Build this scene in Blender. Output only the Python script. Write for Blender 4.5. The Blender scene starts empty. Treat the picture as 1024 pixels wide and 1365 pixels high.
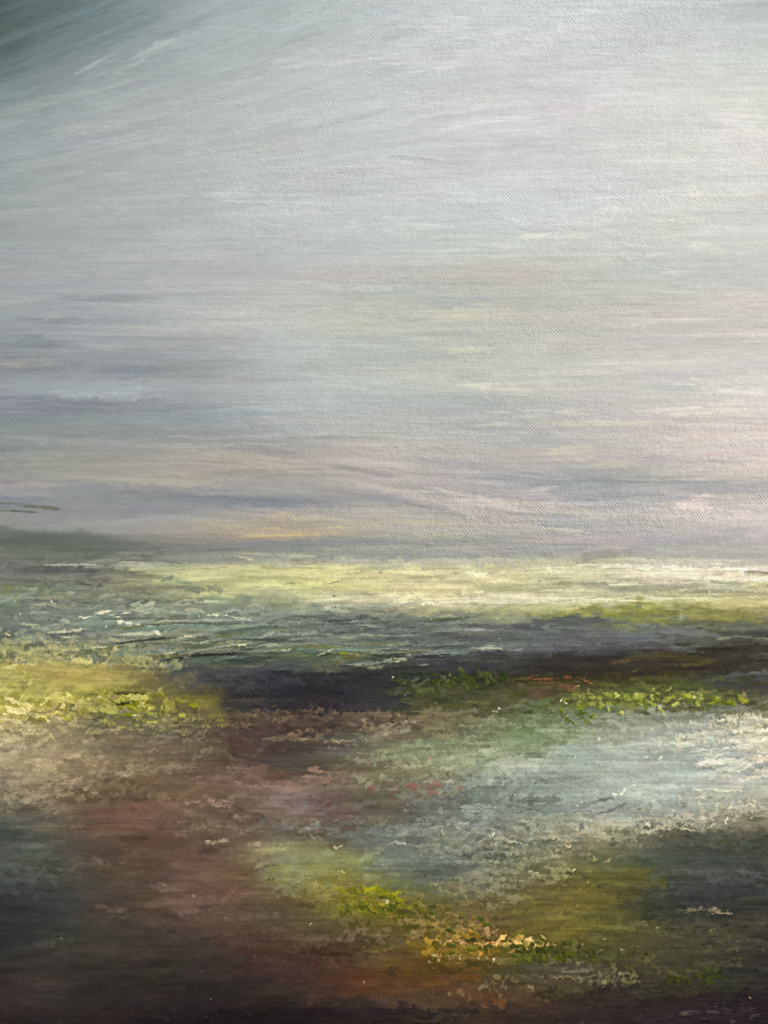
import bpy, math
import numpy as np
from mathutils import Vector

# A canvas painting (a moor under a pale sky) photographed close up in daylight.
# Everything is laid out in millimetre-like canvas units "u" (x to the right, y down) and
# turned into metres on the canvas itself: one u = 0.5 mm of real canvas.
rng = np.random.default_rng(11)
U = 0.0005
VW, VH = 1024, 1365                 # the stretch of canvas the photo shows
MX, MY = 150, 150                   # the painting goes on past it on every side
W, H = VW + 2*MX, VH + 2*MY
PX = np.arange(W, dtype=np.float32)[None, :] - MX
PY = np.arange(H, dtype=np.float32)[:, None] - MY

# ------------------------------------------------------------------ small numpy tools
def sstep(a, b, x):
    t = np.clip((x - a)/(b - a), 0, 1)
    return t*t*(3 - 2*t)

def wmat(n, step, phase=0.0):
    """cubic B-spline style weights from a random lattice to n samples"""
    pos = np.arange(n)/step + 1.5 + phase
    m = int(pos[-1]) + 4
    i = np.floor(pos).astype(int); f = pos - i
    w = np.zeros((n, m), np.float32); r = np.arange(n)
    w[r, i-1] = (1-f)**3/6
    w[r, i] = (3*f**3 - 6*f**2 + 4)/6
    w[r, i+1] = (-3*f**3 + 3*f**2 + 3*f + 1)/6
    w[r, i+2] = f**3/6
    return w

def noise(sx, sy, shape=None, seed=None):
    h, w = shape or (H, W)
    g = rng if seed is None else np.random.default_rng(seed)
    wy, wx = wmat(h, sy), wmat(w, sx)
    r = g.standard_normal((wy.shape[1], wx.shape[1])).astype(np.float32)
    n = wy @ r @ wx.T
    return n/(n.std() + 1e-6)

def fbm(sx, sy, oct=4, gain=0.55):
    t = 0; a = 1.0; s = 0
    for k in range(oct):
        t = t + a*noise(max(sx/2**k, 1.3), max(sy/2**k, 1.3)); s += a*a; a *= gain
    return t/math.sqrt(s)

def shift(img, dx, dy):
    """sample img at (x+dx, y+dy), bilinear"""
    yy = np.clip(np.arange(H)[:, None] + dy, 0, H-1.001); xx = np.clip(np.arange(W)[None, :] + dx, 0, W-1.001)
    y0 = yy.astype(np.int32); x0 = xx.astype(np.int32); fy = (yy-y0)[..., None]; fx = (xx-x0)[..., None]
    a = img[y0, x0]*(1-fx) + img[y0, x0+1]*fx
    b = img[y0+1, x0]*(1-fx) + img[y0+1, x0+1]*fx
    return a*(1-fy) + b*fy

def lin(c):
    c = np.clip(c, 0, 255)/255.0
    return np.where(c <= 0.04045, c/12.92, ((c+0.055)/1.055)**2.4)

# ------------------------------------------------------------------ the pigments, area by area
SKY = """
0: 485656 6b7a7a 98a2a4 aab1b1 b6babb bec0c1 bcbfbf b4b8b8 a5aaaa
45: 525f5f 798686 a0a7a8 aeb3b3 b4b8b8 bcbebe bebfbe babcba b6b8b5
90: 637171 8f9898 a6acac b2b4b4 b8bbbb bdbdbe c0bfbf c0c0bd bebfba
140: 838e8e a2a7a8 aaaead b2b6b6 bcbebe bebebd c4bfc0 c6c4bf c6c5be
190: 949d9e a3a7a8 acafac b4b6b4 b9bcbb c1bebf c2bebe c2c0bb cdc7c3
240: 949d9e a5a7a7 acb0ae b8baba bdbebf bec0c0 bfc1bf c4c3bf c9c5c1
290: 969d9e a2a6a7 aaafaf b8bcba babebd babfbd bec0be c2c1bc c2c0bd
330: 989e9f a2a6a8 a8acad b2b6b4 b4b9b7 b9bdb8 babcb8 bcbdb9 bebdb9
365: 9ca0a3 a0a5a7 acadae b2b1b1 b2afac b0aca5 b2b1aa b0b4b2 b4b6b4
395: 9ba0a3 a0a5a8 aaaeae b0b3b0 a8afac a8aca8 aeb0a8 b6b5ae beb8b3
425: 949b9f 989ea3 aaaeaf b0b4b1 b2b4aa b2b2a6 b2b1aa b6b2af bab6b2
455: 888f95 949a9e a0a4a6 b2b7b5 aeb4ae acb0aa b6b3b0 b6b4b1 b8b5b2
490: 868b90 8c9195 909396 aab0af acb1ac b0b4ac b2b4af bcbbb6 bebcb8
515: 949ca1 9ca4a8 9ba2a5 b0b6b5 b2b7b3 bebeb2 b8b8b2 bab9b5 c6c2bd
540: 7e858d 848b93 969da1 aab1b1 a6acab a0a5a4 b0afad bcb8b5 ccc4be
565: 80898c 889092 90979a a4a9a9 aaacab a6a9a8 b2aeab b8b2b0 c2bab6
590: 888f8f 8e9394 949798 9e9e9d aeaaa5 acaaa7 a6a7a5 b6b2ab c6bcb5
610: 94958f 969690 a09c95 9e9995 aca7a3 aaa6a4 b2aca4 b4afac beb7b4
632: 969692 92938e a29c96 a49f96 aca5a0 a0a0a0 969898 a8a59e b8b0a8
650: 8e9192 949595 969594 9c9996 a4a09c 9c9d9e 8c9093 929496 a4a19e
665: 80868b 888c8e 84888c 82858a 989896 aea6a2 969799 aaa4a0 b2aaa6
685: 878a85 8c8e8e 969696 989694 a6a196 a09d96 9e9d9c b0a8a6 b6aeac
700: 8c8e8e 8f9192 969695 a29c8e a09d96 9c9994 9e9b98 9e9a98 aaa3a3
712: 6a7068 7d817e 9b9891 afa080 96948c 98968e 9a9892 9c9895 a49e9e
725: 5c645c 606862 767a76 848684 868888 94928c 929290 989692 9e9998
740: 646a62 686e64 7e827a 96988c 8e9088 8a8c88 8e8e88 92938a 96948e
"""
LOW = """
755: 6c706a 686c66 74786c 8c8f78 a0a280 acac84 b4b288 b0ae88 acaa84 beb894 beb894 b0ae8e b4b092 c8c2a8 d8ceb6 d6ccb6 c4bca8
765: 5c6062 585c5c 686a62 888c70 b0b086 b6b488 b2b084 b8b488 beb892 c4bc98 c6be9c beb896 c4bea0 cec4ac d4cab0 d2c8b0 d4cab6
780: 686e60 6a7062 646660 747668 969876 a2a47a b0b082 b4b084 bab48e c2ba96 c4bc98 b0ae86 aaa888 969880 aaa890 a09e86 b0aa86
797: 6c746a 6e766a 6e766a 70786a 7c826c 8c9276 9c9e84 c0bc9e b6b292 c2bc9e d0c8ac ccc4a8 c4be9e b4b28a b0ac80 b0a878 aea678
815: 626c66 687068 70786c 747e72 707a70 6a746c 767c70 6c746c 808470 9e9e78 98986e 8c8e62 88884c 828242 7a7a42 868048 908854
830: 606a64 606a68 707a72 7c8678 747e74 747e78 687270 5c6668 586262 686e68 7a7e6c 5e625a 545c5a 686e56 5e644e 62644c 62624a
845: 5c6660 5e6862 68726a 7c8476 787e6c 6e786c 6c766e 606a68 586262 545c5e 50585a 545a5c 565e62 626868 5c605c 585c54 4a4c44
860: 686e58 6e7260 7c8068 767e6c 606856 586050 606858 6a7260 626a5a 5c6462 606868 5c6264 50565a 4c5258 4c4e4e 403e36 3e3a34
875: 8c8a5a 8c8a5c 7c7e5a 707456 484e46 404a42 4c5646 586242 545c46 545a56 464c4e 3c4042 383a3c 34322e 383224 363024 3a342c
890: 969258 969056 8c8854 767450 424c4e 3e464c 445052 545848 3c4244 2e3036 303232 2c2a28 282420 302a1c 3a321c 322c20 38342c
905: 989454 928e50 8c864a 706a3e 4c4c48 343840 2c2e38 2a2c34 2c302e 323a22 2c3418 483e26 403622 424228 424226 383a36 424444
920: 9c9850 94924c 8c8a42 706c3a 58523a 343436 282830 282830 363a2a 3a4022 3e4228 50402e 4e4628 565c2c 5a5c2c 484a2e 3e3e3a
935: a09c54 94944a 848442 8a8a34 686230 4c4234 302e30 2e2c30 383832 48482e 4a4a2e 4c5038 60682e 6e7432 6e7038 646830 524e3a
950: a49e60 928e52 6c6842 6e6c3a 666238 504636 483e34 463e36 5a503e 686046 5c5c42 586246 606a4c 70765c 7c806c 646656 827e68
970: 969066 7c7858 625e46 5e5a42 5a523e 4a3a32 4c3a32 483a32 625444 6a644e 62684e 5c6c48 6c765a 808674 8a8e80 929486 b2aa90
990: 807860 746c56 6a624e 625846 564c3c 4a3830 463e38 504c46 70725a 70745a 687258 647454 7e8672 969a86 9ca092 a0a498 bab29a
1010: 78705e 7c705a 6e624c 685c46 584c3c 483a30 423a34 585444 70725a 747a62 7c8472 889080 8e968c 929a90 969e96 9ca298 b2aa9a
1030: 706858 746856 685a46 60543e 5c4c3c 5e4c42 5c483c 5e5040 6c6850 7a7862 80887a 828c86 7e8a84 929a92 969e96 a0a49a aca896
1050: 6c6252 685c4a 5c4e3c 5c4e3a 5a483a 685046 66544c 62544a 605848 746a5c 6e786c 6e7c78 707c7a 8c948e 8c9690 9a9e94 a09e8a
1070: 625c4c 605646 584a38 5c4636 5c4a3a 58483c 685c56 5e4e46 524c40 62605a 5e6864 626e6a 78827a 869088 8e9488 969684 928e7c
1090: 50524c 5a5042 5a4438 60463a 58483a 56483a 665850 5c5048 605c4e 686c64 727a72 788072 8a8e7c 8e9282 888874 8c8876 7e7862
1110: 3a423e 4e4c40 544436 5c4238 5a463a 5a4c3e 585046 504c44 5c6260 6e726a 767a6c 7a7c68 8a886e 86846c 5c5e4c 545444 525242
1130: 424844 46483e 483e32 503c32 544036 5c4c3c 747252 626048 606a6c 646a60 6c7060 6e705c 76745c 5c5e4a 42463e 3c4038 3c3e32
1150: 484e48 42463e 4a4032 4c3c30 564034 5a4a3a 6a705e 686a4e 5c6664 60665e 626658 686854 5c5c44 42483e 363e3e 3e4444 3c4038
1170: 404642 3c423e 403a30 46382e 58423a 584436 5e624e 64603a 5e6048 565e5c 5e6254 66624e 524e34 42422c 343a38 3e4446 343632
1190: 363a3a 343836 423830 42362c 544038 544036 564e36 605c2e 5e602e 5a5a3e 62604e 5a563c 504a2e 3e3a28 2c3030 2e3030 2e302e
1210: 282e32 2e3230 36302a 3c322a 56423a 524036 4a4030 56522e 58581e 54502e 5e523a 544c2c 504a2a 403e28 2e302c 32322e 32322c
1230: 262a2e 2c302e 322e2a 362e28 44362e 46382e 463c2c 544e32 4c461e 564e24 625036 524a2a 544e2a 48462c 3a3a2a 3a382c 36342c
1250: 24282a 2c2e2c 2e2c28 342c28 382e26 423026 422e24 4e4230 504630 624e28 74562e 5c5028 4e4824 46422a 403e2e 3a382c 34322c
1270: 222424 2a2a28 2c2a26 302a24 322a24 3c2a22 402a20 3e2c20 4a3c28 604c1e 6e582c 48461e 38361c 383824 383828 363428 2c2a26
1290: 262222 282624 262422 2a2420 2e2622 362620 3c2a22 422c20 483620 4c3a18 463c1a 424030 4c463a 3a362a 38362a 302e26 2a2824
1310: 2c2424 2e2826 242220 262220 26201e 2e221e 382822 462a1e 4e321e 543820 4e3e2c 4a422e 423c28 363228 2c2c1a 2a2822 282220
1330: 2e2422 302826 282422 26201e 241c1c 2a201e 342622 3e2c24 423228 4a382a 4a3422 443226 342a20 28201e 261e20 241c1e 221a1c
1350: 281e1e 2a2220 2a201e 241c1c 20181a 1e1618 201818 2c2220 302622 3a2e26 3a2c22 322822 302422 2a2020 2a2022 281e20 221a1c
1368: 221a1a 241c1b 241b1a 20181a 1c1416 1b1316 1d1416 261d1c 2a201e 32271f 32251d 2c221d 2a1f1e 251b1c 261c1e 241a1c 1f1719
"""
def table(txt):
    ys, rows = [], []
    for ln in txt.strip().splitlines():
        y, r = ln.split(':'); ys.append(float(y))
        rows.append([[int(c[i:i+2], 16) for i in (0, 2, 4)] for c in r.split()])
    return ys, np.array(rows, float)
ys1, t1 = table(SKY); ys2, t2 = table(LOW)
t1 = np.stack([np.stack([np.interp(np.linspace(0, 8, 17), np.arange(9), t1[j, :, c]) for c in range(3)], -1) for j in range(len(ys1))])
ys = np.array(ys1 + ys2); T = np.concatenate([t1, t2], 0)

def smooth_axis(src_pos, n0, cnt):
    """monotone smoothed linear weights: lattice -> every canvas unit"""
    q = np.arange(cnt) - n0
    i = np.clip(np.searchsorted(src_pos, q, side='right') - 1, 0, len(src_pos)-2)
    f = np.clip((q - src_pos[i])/(src_pos[i+1]-src_pos[i]), 0, 1)
    f = 0.5*f + 0.5*f*f*(3-2*f)
    w = np.zeros((cnt, len(src_pos)), np.float32); r = np.arange(cnt)
    w[r, i] = 1-f; w[r, i+1] += f
    return w
wy = smooth_axis(ys, MY, H); wx = smooth_axis(np.arange(17)*64.0, MX, W)
base = np.stack([wy @ T[..., c].astype(np.float32) @ wx.T for c in range(3)], -1)

low = sstep(735, 775, PY + 0*PX)                     # 0 in the sky, 1 in the land
# brushed edges: the areas are pulled sideways along the strokes and broken up at small scale
n1, n2, n3 = fbm(170, 22, 4), fbm(34, 9, 4), fbm(26, 14, 4)
tilt = sstep(330, 20, PY)*sstep(900, 200, PX)         # the sky arcs downward to the left
# the sky's brushwork arcs down towards the left: noise is read along the arc
_ix = np.cumsum(np.clip(1-(PX-120)/700, 0, 1), axis=1)
ARC = 0.36*np.clip(1-PY/330, 0, 1.35)*_ix
def arc(img): return shift(img[..., None], 0*ARC, ARC)[..., 0]
n1 = arc(n1)
dx = (1-low)*(26*n1) + low*(13*n3 + 12*n1)
dy = (1-low)*(5.5*arc(fbm(220, 14, 4))) + low*(5.0*n2 + 3.2*fbm(12, 7, 3)) + tilt*0
col = shift(base, dx, dy).astype(np.float32)
base_w = col.copy()

# ------------------------------------------------------------------ the cloth: a plain weave with uneven threads
wxp = PX + 1.1*noise(46, 60) + 0.55*noise(6, 30)
wyp = PY + 0.9*noise(60, 46) + 0.40*noise(30, 6)
weave = np.cos(2*np.pi*wxp/4.1)*np.cos(np.pi*wyp/2.35)
weave = weave*(1+0.5*noise(5, 2.3)) + 0.18*np.cos(2*np.pi*wyp/2.35) + 0.32*noise(12, 1.7) + 0.30*noise(2.4, 2.2)
weave = (weave/weave.std()).astype(np.float32)
w01 = sstep(-1.9, 1.9, weave)                         # 0 in the gaps, 1 on the thread crowns
thread = noise(70, 1.7)

# ------------------------------------------------------------------ brushwork
hgt = np.zeros((H, W), np.float32)                    # thickness of the paint, in u
bt = np.zeros((96, 1024), np.float32)
bt = 0.75*noise(160, 1.6, (96, 1024)) + 0.5*noise(40, 3, (96, 1024)) + 0.35*noise(9, 1.6, (96, 1024))
bt = sstep(-1.9, 1.9, bt/bt.std())
ISO = 0.7*noise(9, 9, (512, 512)) + 0.55*noise(4, 3.5, (512, 512)) + 0.3*noise(2, 2, (512, 512))   # ragged edges
ISO = ISO/ISO.std()

def stroke(x0, y0, x1, y1, w, c, a=0.8, dry=0.35, h=0.25, bend=0.0, soft=0.35, taper=0.25, catch=0.35):
    L = math.hypot(x1-x0, y1-y0) + 1e-3
    pad = w + abs(bend) + 3
    ax, bx = int(min(x0, x1)-pad+MX), int(max(x0, x1)+pad+MX)+1
    ay, by = int(min(y0, y1)-pad+MY), int(max(y0, y1)+pad+MY)+1
    ax, ay, bx, by = max(ax, 0), max(ay, 0), min(bx, W), min(by, H)
    if bx-ax < 2 or by-ay < 2: return
    X = PX[:, ax:bx] - x0; Y = PY[ay:by, :] - y0
    ux, uy = (x1-x0)/L, (y1-y0)/L
    s = X*ux + Y*uy; d = -X*uy + Y*ux
    oy, ox = rng.integers(0, 500, 2)
    iso = ISO[(np.arange(by-ay)[:, None]+oy) % 512, (np.arange(bx-ax)[None, :]+ox) % 512]
    s = s + iso*min(0.16*L, 3.5)
    t = s/L
    d = d - bend*4*t*(1-t)
    o = rng.integers(0, 900); v0 = rng.integers(0, 60)
    u = (np.clip(s, -60, 4000)*1.0 + 100 + o).astype(np.int32) % 1024
    v = (np.clip((d/w*0.5+0.5)*min(w*1.6, 90), 0, 95).astype(np.int32) + v0) % 96
    tx = bt[v, u]
    e = sstep(0, taper, t + 0.10*(tx-0.5))*sstep(0, taper, 1-t + 0.25*(tx-0.5))
    prof = 1 - sstep(1-soft, 1.0 + 0.12, np.abs(d)/w*(1.25-0.45*np.minimum(e, 1)) + 0.20*iso)
    k = tx*(1-catch) + w01[ay:by, ax:bx]*catch
    al = e*prof
    al = a*sstep(dry-0.18, dry+0.18, (k+0.06*iso)*(0.35+0.65*al))*np.minimum(al*1.6, 1)
    A = al[..., None]
    col[ay:by, ax:bx] = col[ay:by, ax:bx]*(1-A) + np.array(c, np.float32)*A*(0.93+0.14*tx[..., None]) 
    if h:
        rim = 0.75 + 0.5*sstep(0.4, 0.95, np.abs(d)/w)
        hgt[ay:by, ax:bx] = hgt[ay:by, ax:bx]*(1-0.5*al) + h*al*(0.45+0.75*tx)*rim

def pick(x, y):
    return base_w[int(np.clip(y+MY, 0, H-1)), int(np.clip(x+MX, 0, W-1))]

def jit(c, v=0.06, hue=3.0):
    return np.clip(np.array(c, float)*(1+rng.normal(0, v)) + rng.normal(0, hue, 3), 8, 250)

# sky: broad thin strokes that follow the arc of the upper left
def sky_angle(x, y):
    a = -0.36*max(0, min(1.35, 1-y/330))*max(0, min(1, 1-(x-120)/700))
    return a - 0.04*math.exp(-((y-150)/120)**2) + (0.10 if 590 < y < 700 and 330 < x < 720 else 0)
for i in range(900):
    x, y = rng.uniform(-MX, W-MX), rng.uniform(-MY, 738)
    L = rng.uniform(60, 260); an = sky_angle(x, y) + rng.normal(0, 0.022)
    c = jit(pick(x, y), 0.020, 0.5)
    stroke(x-L/2*math.cos(an), y-L/2*math.sin(an), x+L/2*math.cos(an), y+L/2*math.sin(an),
           rng.uniform(2.5, 11), c, rng.uniform(0.15, 0.55), rng.uniform(0.15, 0.45), 0.10, rng.normal(0, 3), 0.7, 0.4)
tones = [(-15, -12, -8), (-9, -9, -4), (10, 6, 3), (8, 2, 3), (12, 10, 2), (-5, -8, -3)]
for i in range(430):
    x, y = rng.uniform(-MX, W-MX), 745-rng.uniform(0, 1)**1.6*900
    if y < -MY: continue
    dn = sstep(330, 560, y)
    L = rng.uniform(80, 330); an = sky_angle(x, y) + rng.normal(0, 0.02)
    c = pick(x, y) + np.array(tones[rng.integers(6)])*(0.5+1.15*dn)
    wd = rng.uniform(3, 12)
    for q in range(2):
        o = rng.normal(0, wd*.7); t = rng.uniform(-.3, .3)*L
        stroke(x+t-L/2*math.cos(an), y+o-L/2*math.sin(an)+t*math.tan(an), x+t+L/2*math.cos(an), y+o+L/2*math.sin(an)+t*math.tan(an), wd*rng.uniform(.4, 1), c,
               rng.uniform(0.25, 0.55), rng.uniform(0.04, 0.24), 0.05, rng.normal(0, 3), 0.85, 0.48)
# land: shorter, thicker, more broken
for i in range(6500):
    x, y = rng.uniform(-MX, W-MX), 742 + (H-MY-742)*rng.uniform(0, 1)
    near = (y-742)/620
    L = rng.uniform(8, 60)*(1.5 if y < 880 else 1); an = rng.normal(-0.04, 0.10 if y < 900 else 0.35)
    c = jit(pick(x, y), 0.13, 1.2)
    stroke(x-L/2*math.cos(an), y-L/2*math.sin(an), x+L/2*math.cos(an), y+L/2*math.sin(an),
           rng.uniform(1.2, 6.5), c, rng.uniform(0.25, 0.85), rng.uniform(0.2, 0.55), rng.uniform(0.05, 0.4), rng.normal(0, 2), 0.5, 0.3, 0.45)

def scumble(cx, cy, rx, ry, c, a=0.7, dry=0.55, h=0.15, rot=0.0, n=0.45):
    """dry paint dragged over the cloth: it stays on the thread crowns"""
    ax, bx = max(int(cx-rx*1.6+MX), 0), min(int(cx+rx*1.6+MX), W)
    ay, by = max(int(cy-ry*1.8-abs(rot)*rx+MY), 0), min(int(cy+ry*1.8+abs(rot)*rx+MY), H)
    X = (PX[:, ax:bx]-cx); Y = (PY[ay:by]-cy) - rot*X
    sh = (by-ay, bx-ax)
    m = np.sqrt((X/rx)**2+(Y/ry)**2) + 0.28*noise(22, 10, sh)*1.0 + 0.12*noise(7, 5, sh)
    f = (1-sstep(0.35, 1.25, m))*(1-sstep(1.05, 1.5, np.sqrt((X/rx)**2+(Y/ry)**2)))
    n = 0.25+0.75*n
    k = w01[ay:by, ax:bx]*(1-n) + n*sstep(-1.8, 1.8, noise(7, 4, sh)*0.8+0.6*noise(2.2, 2.0, sh))
    al = a*sstep(dry-0.22, dry+0.20, k*(0.25+0.85*f))*np.minimum(1, f*2.5)
    A = al[..., None]
    col[ay:by, ax:bx] = col[ay:by, ax:bx]*(1-A) + np.array(c, np.float32)*A*(0.92+0.16*k[..., None])
    hgt[ay:by, ax:bx] += h*al*(0.5+k)

def daubs(cx, cy, rx, ry, n, cols, L=(4, 12), w=(1.5, 4), an=(0, 0.5), a=(0.7, 1), dry=(0.1, 0.4), h=(0.4, 1.0), rot=0.0):
    for i in range(n):
        r = math.sqrt(rng.uniform(0, 1)); t = rng.uniform(0, 6.283)
        x = cx + rx*r*math.cos(t); y = cy + ry*r*math.sin(t) + rot*(x-cx)
        l = rng.uniform(*L); g = rng.normal(*an)
        c = jit(cols[rng.integers(len(cols))], 0.07, 1.5)
        stroke(x-l/2*math.cos(g), y-l/2*math.sin(g), x+l/2*math.cos(g), y+l/2*math.sin(g), rng.uniform(*w), c,
               rng.uniform(*a), rng.uniform(*dry), rng.uniform(*h), rng.normal(0, 1.5), 0.4, 0.22, 0.3)

S = stroke
def SB(x0, y0, x1, y1, w, c, a, dry, h, bend=0, soft=.35, taper=.2, catch=.25):
    """a mark laid in several short dry touches instead of one clean bar"""
    L = math.hypot(x1-x0, y1-y0)
    n = int(np.clip(L/7 + w, 2, 9))
    for i in range(n):
        t = rng.uniform(0, 0.75); l = rng.uniform(0.2, 0.45)
        o = rng.normal(0, 0.45*w, 2); k = rng.normal(0, 0.3, 2)*w
        S(x0+(x1-x0)*t+o[0], y0+(y1-y0)*t+o[1]-bend*t*(1-t), x0+(x1-x0)*min(1, t+l)+o[0]+k[0], y0+(y1-y0)*min(1, t+l)+o[1]+k[1]-bend*(t+l)*(1-t-l),
          max(.7, w*rng.uniform(.3, .75)), jit(c, .06, 1.5), a*rng.uniform(.65, 1), dry+rng.uniform(.02, .26), h*rng.uniform(.6, 1.1), 0, .45, .3, .45)
#--FEATURES--
# dragged paint all over the land: dry lights and darks caught on the cloth
scumble(870, 1030, 200, 66, (176,181,170), .55, .34, .1, 0, .5); scumble(700, 1055, 120, 40, (142,152,146), .5, .36, .1, -.05, .5)
for i in range(400):
    x, y = rng.uniform(-40, 1064), rng.uniform(775, 1400)
    if 755 < y < 960 and rng.uniform() < .5: continue
    if x > 600 and 965 < y < 1110 and rng.uniform() < .8: continue
    p = pick(x, y); g = p.mean()
    if y < 850 and g > 110: continue
    k = rng.uniform(1.15, 1.5) if rng.uniform() < .58 else rng.uniform(.55, .82)
    c = (p*.75+g*.25)*k + (4 if k > 1 else 0)
    scumble(x, y, rng.uniform(12, 55), rng.uniform(3, 13), c, rng.uniform(.35, .7)*(.35 if x < 360 and y > 1120 else 1), rng.uniform(.42, .62), rng.uniform(.05, .35), rng.normal(-.03, .12), rng.uniform(.2, .9))
# sky marks
for (x0, y0, x1, y1, w, c, a, dry) in [
    (355, 66, 445, 38, 7, (140,145,143), .75, .5), (345, 78, 400, 62, 6, (148,152,150), .6, .52), (385, 178, 545, 138, 7, (150,154,153), .8, .5),
    (300, 190, 440, 168, 8, (156,160,157), .6, .52), (170, 182, 330, 162, 7, (150,154,150), .6, .52), (230, 152, 300, 146, 7, (160,163,158), .6, .5),
    (510, 207, 600, 216, 3, (138,142,147), .8, .35), (560, 214, 640, 222, 3, (160,163,166), .6, .42), (100, 99, 165, 60, 6, (164,167,167), .6, .4),
    (165, 88, 245, 48, 5, (174,177,177), .7, .35), (130, 112, 180, 85, 5, (170,170,168), .5, .4), (560, 180, 730, 160, 8, (200,194,195), .6, .4),
    (340, 85, 520, 70, 9, (190,190,189), .6, .4), (460, 80, 690, 72, 8, (194,193,192), .6, .4), (500, 30, 640, 28, 12, (196,195,197), .5, .4),
    (620, 172, 720, 168, 6, (204,198,198), .5, .4), (765, 143, 840, 136, 4, (208,200,196), .8, .35), (930, 150, 1030, 156, 12, (210,202,198), .6, .4),
    (920, 165, 985, 169, 2, (172,172,170), .7, .35), (640, 190, 830, 202, 5, (180,180,180), .5, .42), (700, 130, 850, 118, 4, (184,182,182), .5, .45),
    (690, 316, 730, 315, 5, (206,206,190), .8, .35), (755, 317, 792, 314, 4, (214,210,190), .9, .35), (912, 330, 968, 333, 6, (206,205,190), .5, .42),
    (848, 344, 885, 338, 3, (212,208,192), .8, .4), (870, 362, 915, 361, 3, (205,206,190), .8, .4), (905, 262, 950, 254, 6, (206,200,190), .6, .4),
    (830, 300, 960, 287, 5, (198,194,188), .5, .42), (560, 245, 650, 262, 8, (198,202,201), .6, .4), (430, 300, 620, 305, 12, (200,203,201), .6, .42),
    (270, 258, 420, 262, 10, (196,199,197), .6, .42), (80, 258, 200, 254, 8, (164,169,168), .5, .42),
    (40, 398, 240, 399, 4, (135,143,147), .8, .4), (0, 425, 130, 426, 5, (130,137,142), .7, .4), (0, 452, 90, 455, 7, (124,131,138), .7, .4),
    (60, 480, 260, 476, 9, (137,140,145), .6, .4), (0, 494, 110, 494, 6, (122,130,136), .6, .42), (40, 524, 230, 527, 7, (164,171,174), .75, .38),
    (0, 540, 170, 545, 9, (118,125,134), .75, .38), (100, 552, 330, 560, 6, (134,141,146), .6, .42), (120, 577, 280, 588, 7, (130,136,138), .6, .42),
    (240, 587, 420, 580, 3, (172,173,172), .5, .45), (270, 592, 430, 606, 6, (140,139,140), .7, .4),
    (415, 616, 540, 636, 3, (138,136,140), .75, .38), (440, 612, 560, 622, 5, (182,172,170), .6, .4), (230, 607, 420, 618, 8, (172,164,150), .6, .4),
    (230, 640, 320, 630, 10, (170,160,146), .55, .42), (0, 655, 300, 662, 7, (126,132,138), .75, .36), (190, 660, 440, 673, 5, (118,124,131), .8, .36),
    (430, 655, 620, 683, 5, (128,132,136), .7, .4), (450, 640, 640, 672, 5, (178,170,166), .7, .42), (560, 650, 690, 676, 6, (196,184,176), .65, .42),
    (640, 630, 800, 650, 10, (134,139,143), .7, .4), (690, 640, 1030, 642, 3, (132,136,139), .8, .38), (690, 655, 780, 648, 2, (208,200,194), .9, .35),
    (800, 638, 1000, 637, 1.5, (206,190,176), .8, .4), (870, 650, 1030, 652, 6, (140,143,146), .7, .42), (820, 668, 960, 663, 4, (150,152,155), .7, .42),
    (890, 670, 965, 672, 8, (212,194,186), .85, .38), (700, 672, 840, 670, 4, (176,172,170), .6, .45), (740, 695, 960, 692, 5, (144,142,142), .6, .42),
    (700, 700, 830, 718, 2, (176,174,168), .7, .45), (680, 545, 850, 562, 2, (206,202,198), .85, .42), (740, 549, 780, 548, 4, (206,202,184), .7, .4),
    (830, 549, 1030, 538, 6, (214,202,192), .8, .4), (680, 552, 730, 554, 4, (200,196,192), .6, .4), (870, 510, 1030, 523, 9, (212,208,204), .6, .42),
    (840, 513, 940, 519, 4, (164,168,165), .7, .4), (600, 515, 720, 520, 8, (204,202,188), .6, .42), (550, 535, 700, 537, 8, (156,161,160), .65, .42),
    (620, 525, 720, 530, 4, (160,164,162), .6, .42), (655, 548, 690, 550, 1.5, (210,210,206), .9, .35), (550, 408, 660, 403, 7, (156,163,164), .75, .4),
    (640, 406, 800, 402, 7, (164,168,164), .6, .42), (860, 372, 1030, 377, 6, (164,168,168), .7, .42), (580, 362, 800, 372, 9, (176,168,160), .55, .42),
    (400, 366, 560, 370, 6, (178,170,168), .6, .42), (410, 383, 560, 380, 3, (192,188,184), .6, .45), (540, 425, 700, 420, 8, (184,180,166), .6, .42),
    (760, 430, 960, 426, 5, (196,190,186), .65, .42), (700, 445, 860, 442, 5, (166,168,168), .5, .42), (540, 448, 660, 446, 3, (160,164,164), .6, .42),
    (550, 468, 680, 466, 4, (196,198,178), .7, .42), (470, 475, 620, 477, 4, (160,165,163), .6, .42), (680, 480, 830, 478, 5, (168,170,168), .5, .42),
    (940, 403, 1030, 395, 9, (198,188,184), .6, .42), (720, 605, 800, 600, 8, (192,182,166), .6, .42), (680, 580, 760, 583, 7, (150,156,158), .6, .42),
    (960, 628, 1030, 622, 8, (196,180,166), .6, .42), (990, 570, 1040, 575, 9, (206,188,178), .6, .42), (620, 310, 720, 330, 10, (180,184,181), .5, .42)]:
    if np.mean(c) < 166 and y0 < 300:     # dark paint left only in the gaps of the cloth
        for q in range(4):
            o = rng.normal(0, w*.35, 2); S(x0+o[0], y0+o[1], x1+o[0]*3, y1+o[1], w*.6, np.array(c)*.6+pick((x0+x1)/2, (y0+y1)/2)*.4, a*.42, dry-.06, 0.02, rng.normal(0, 2), 0.7, 0.4, 0.8)
        continue
    if c[0] > 196 and w < 4.5: a *= .45
    S(x0, y0, x1, y1, w*1.3, c, a*.8, dry-.14, 0.06, rng.normal(0, 1.5), 0.8, 0.42)
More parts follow.
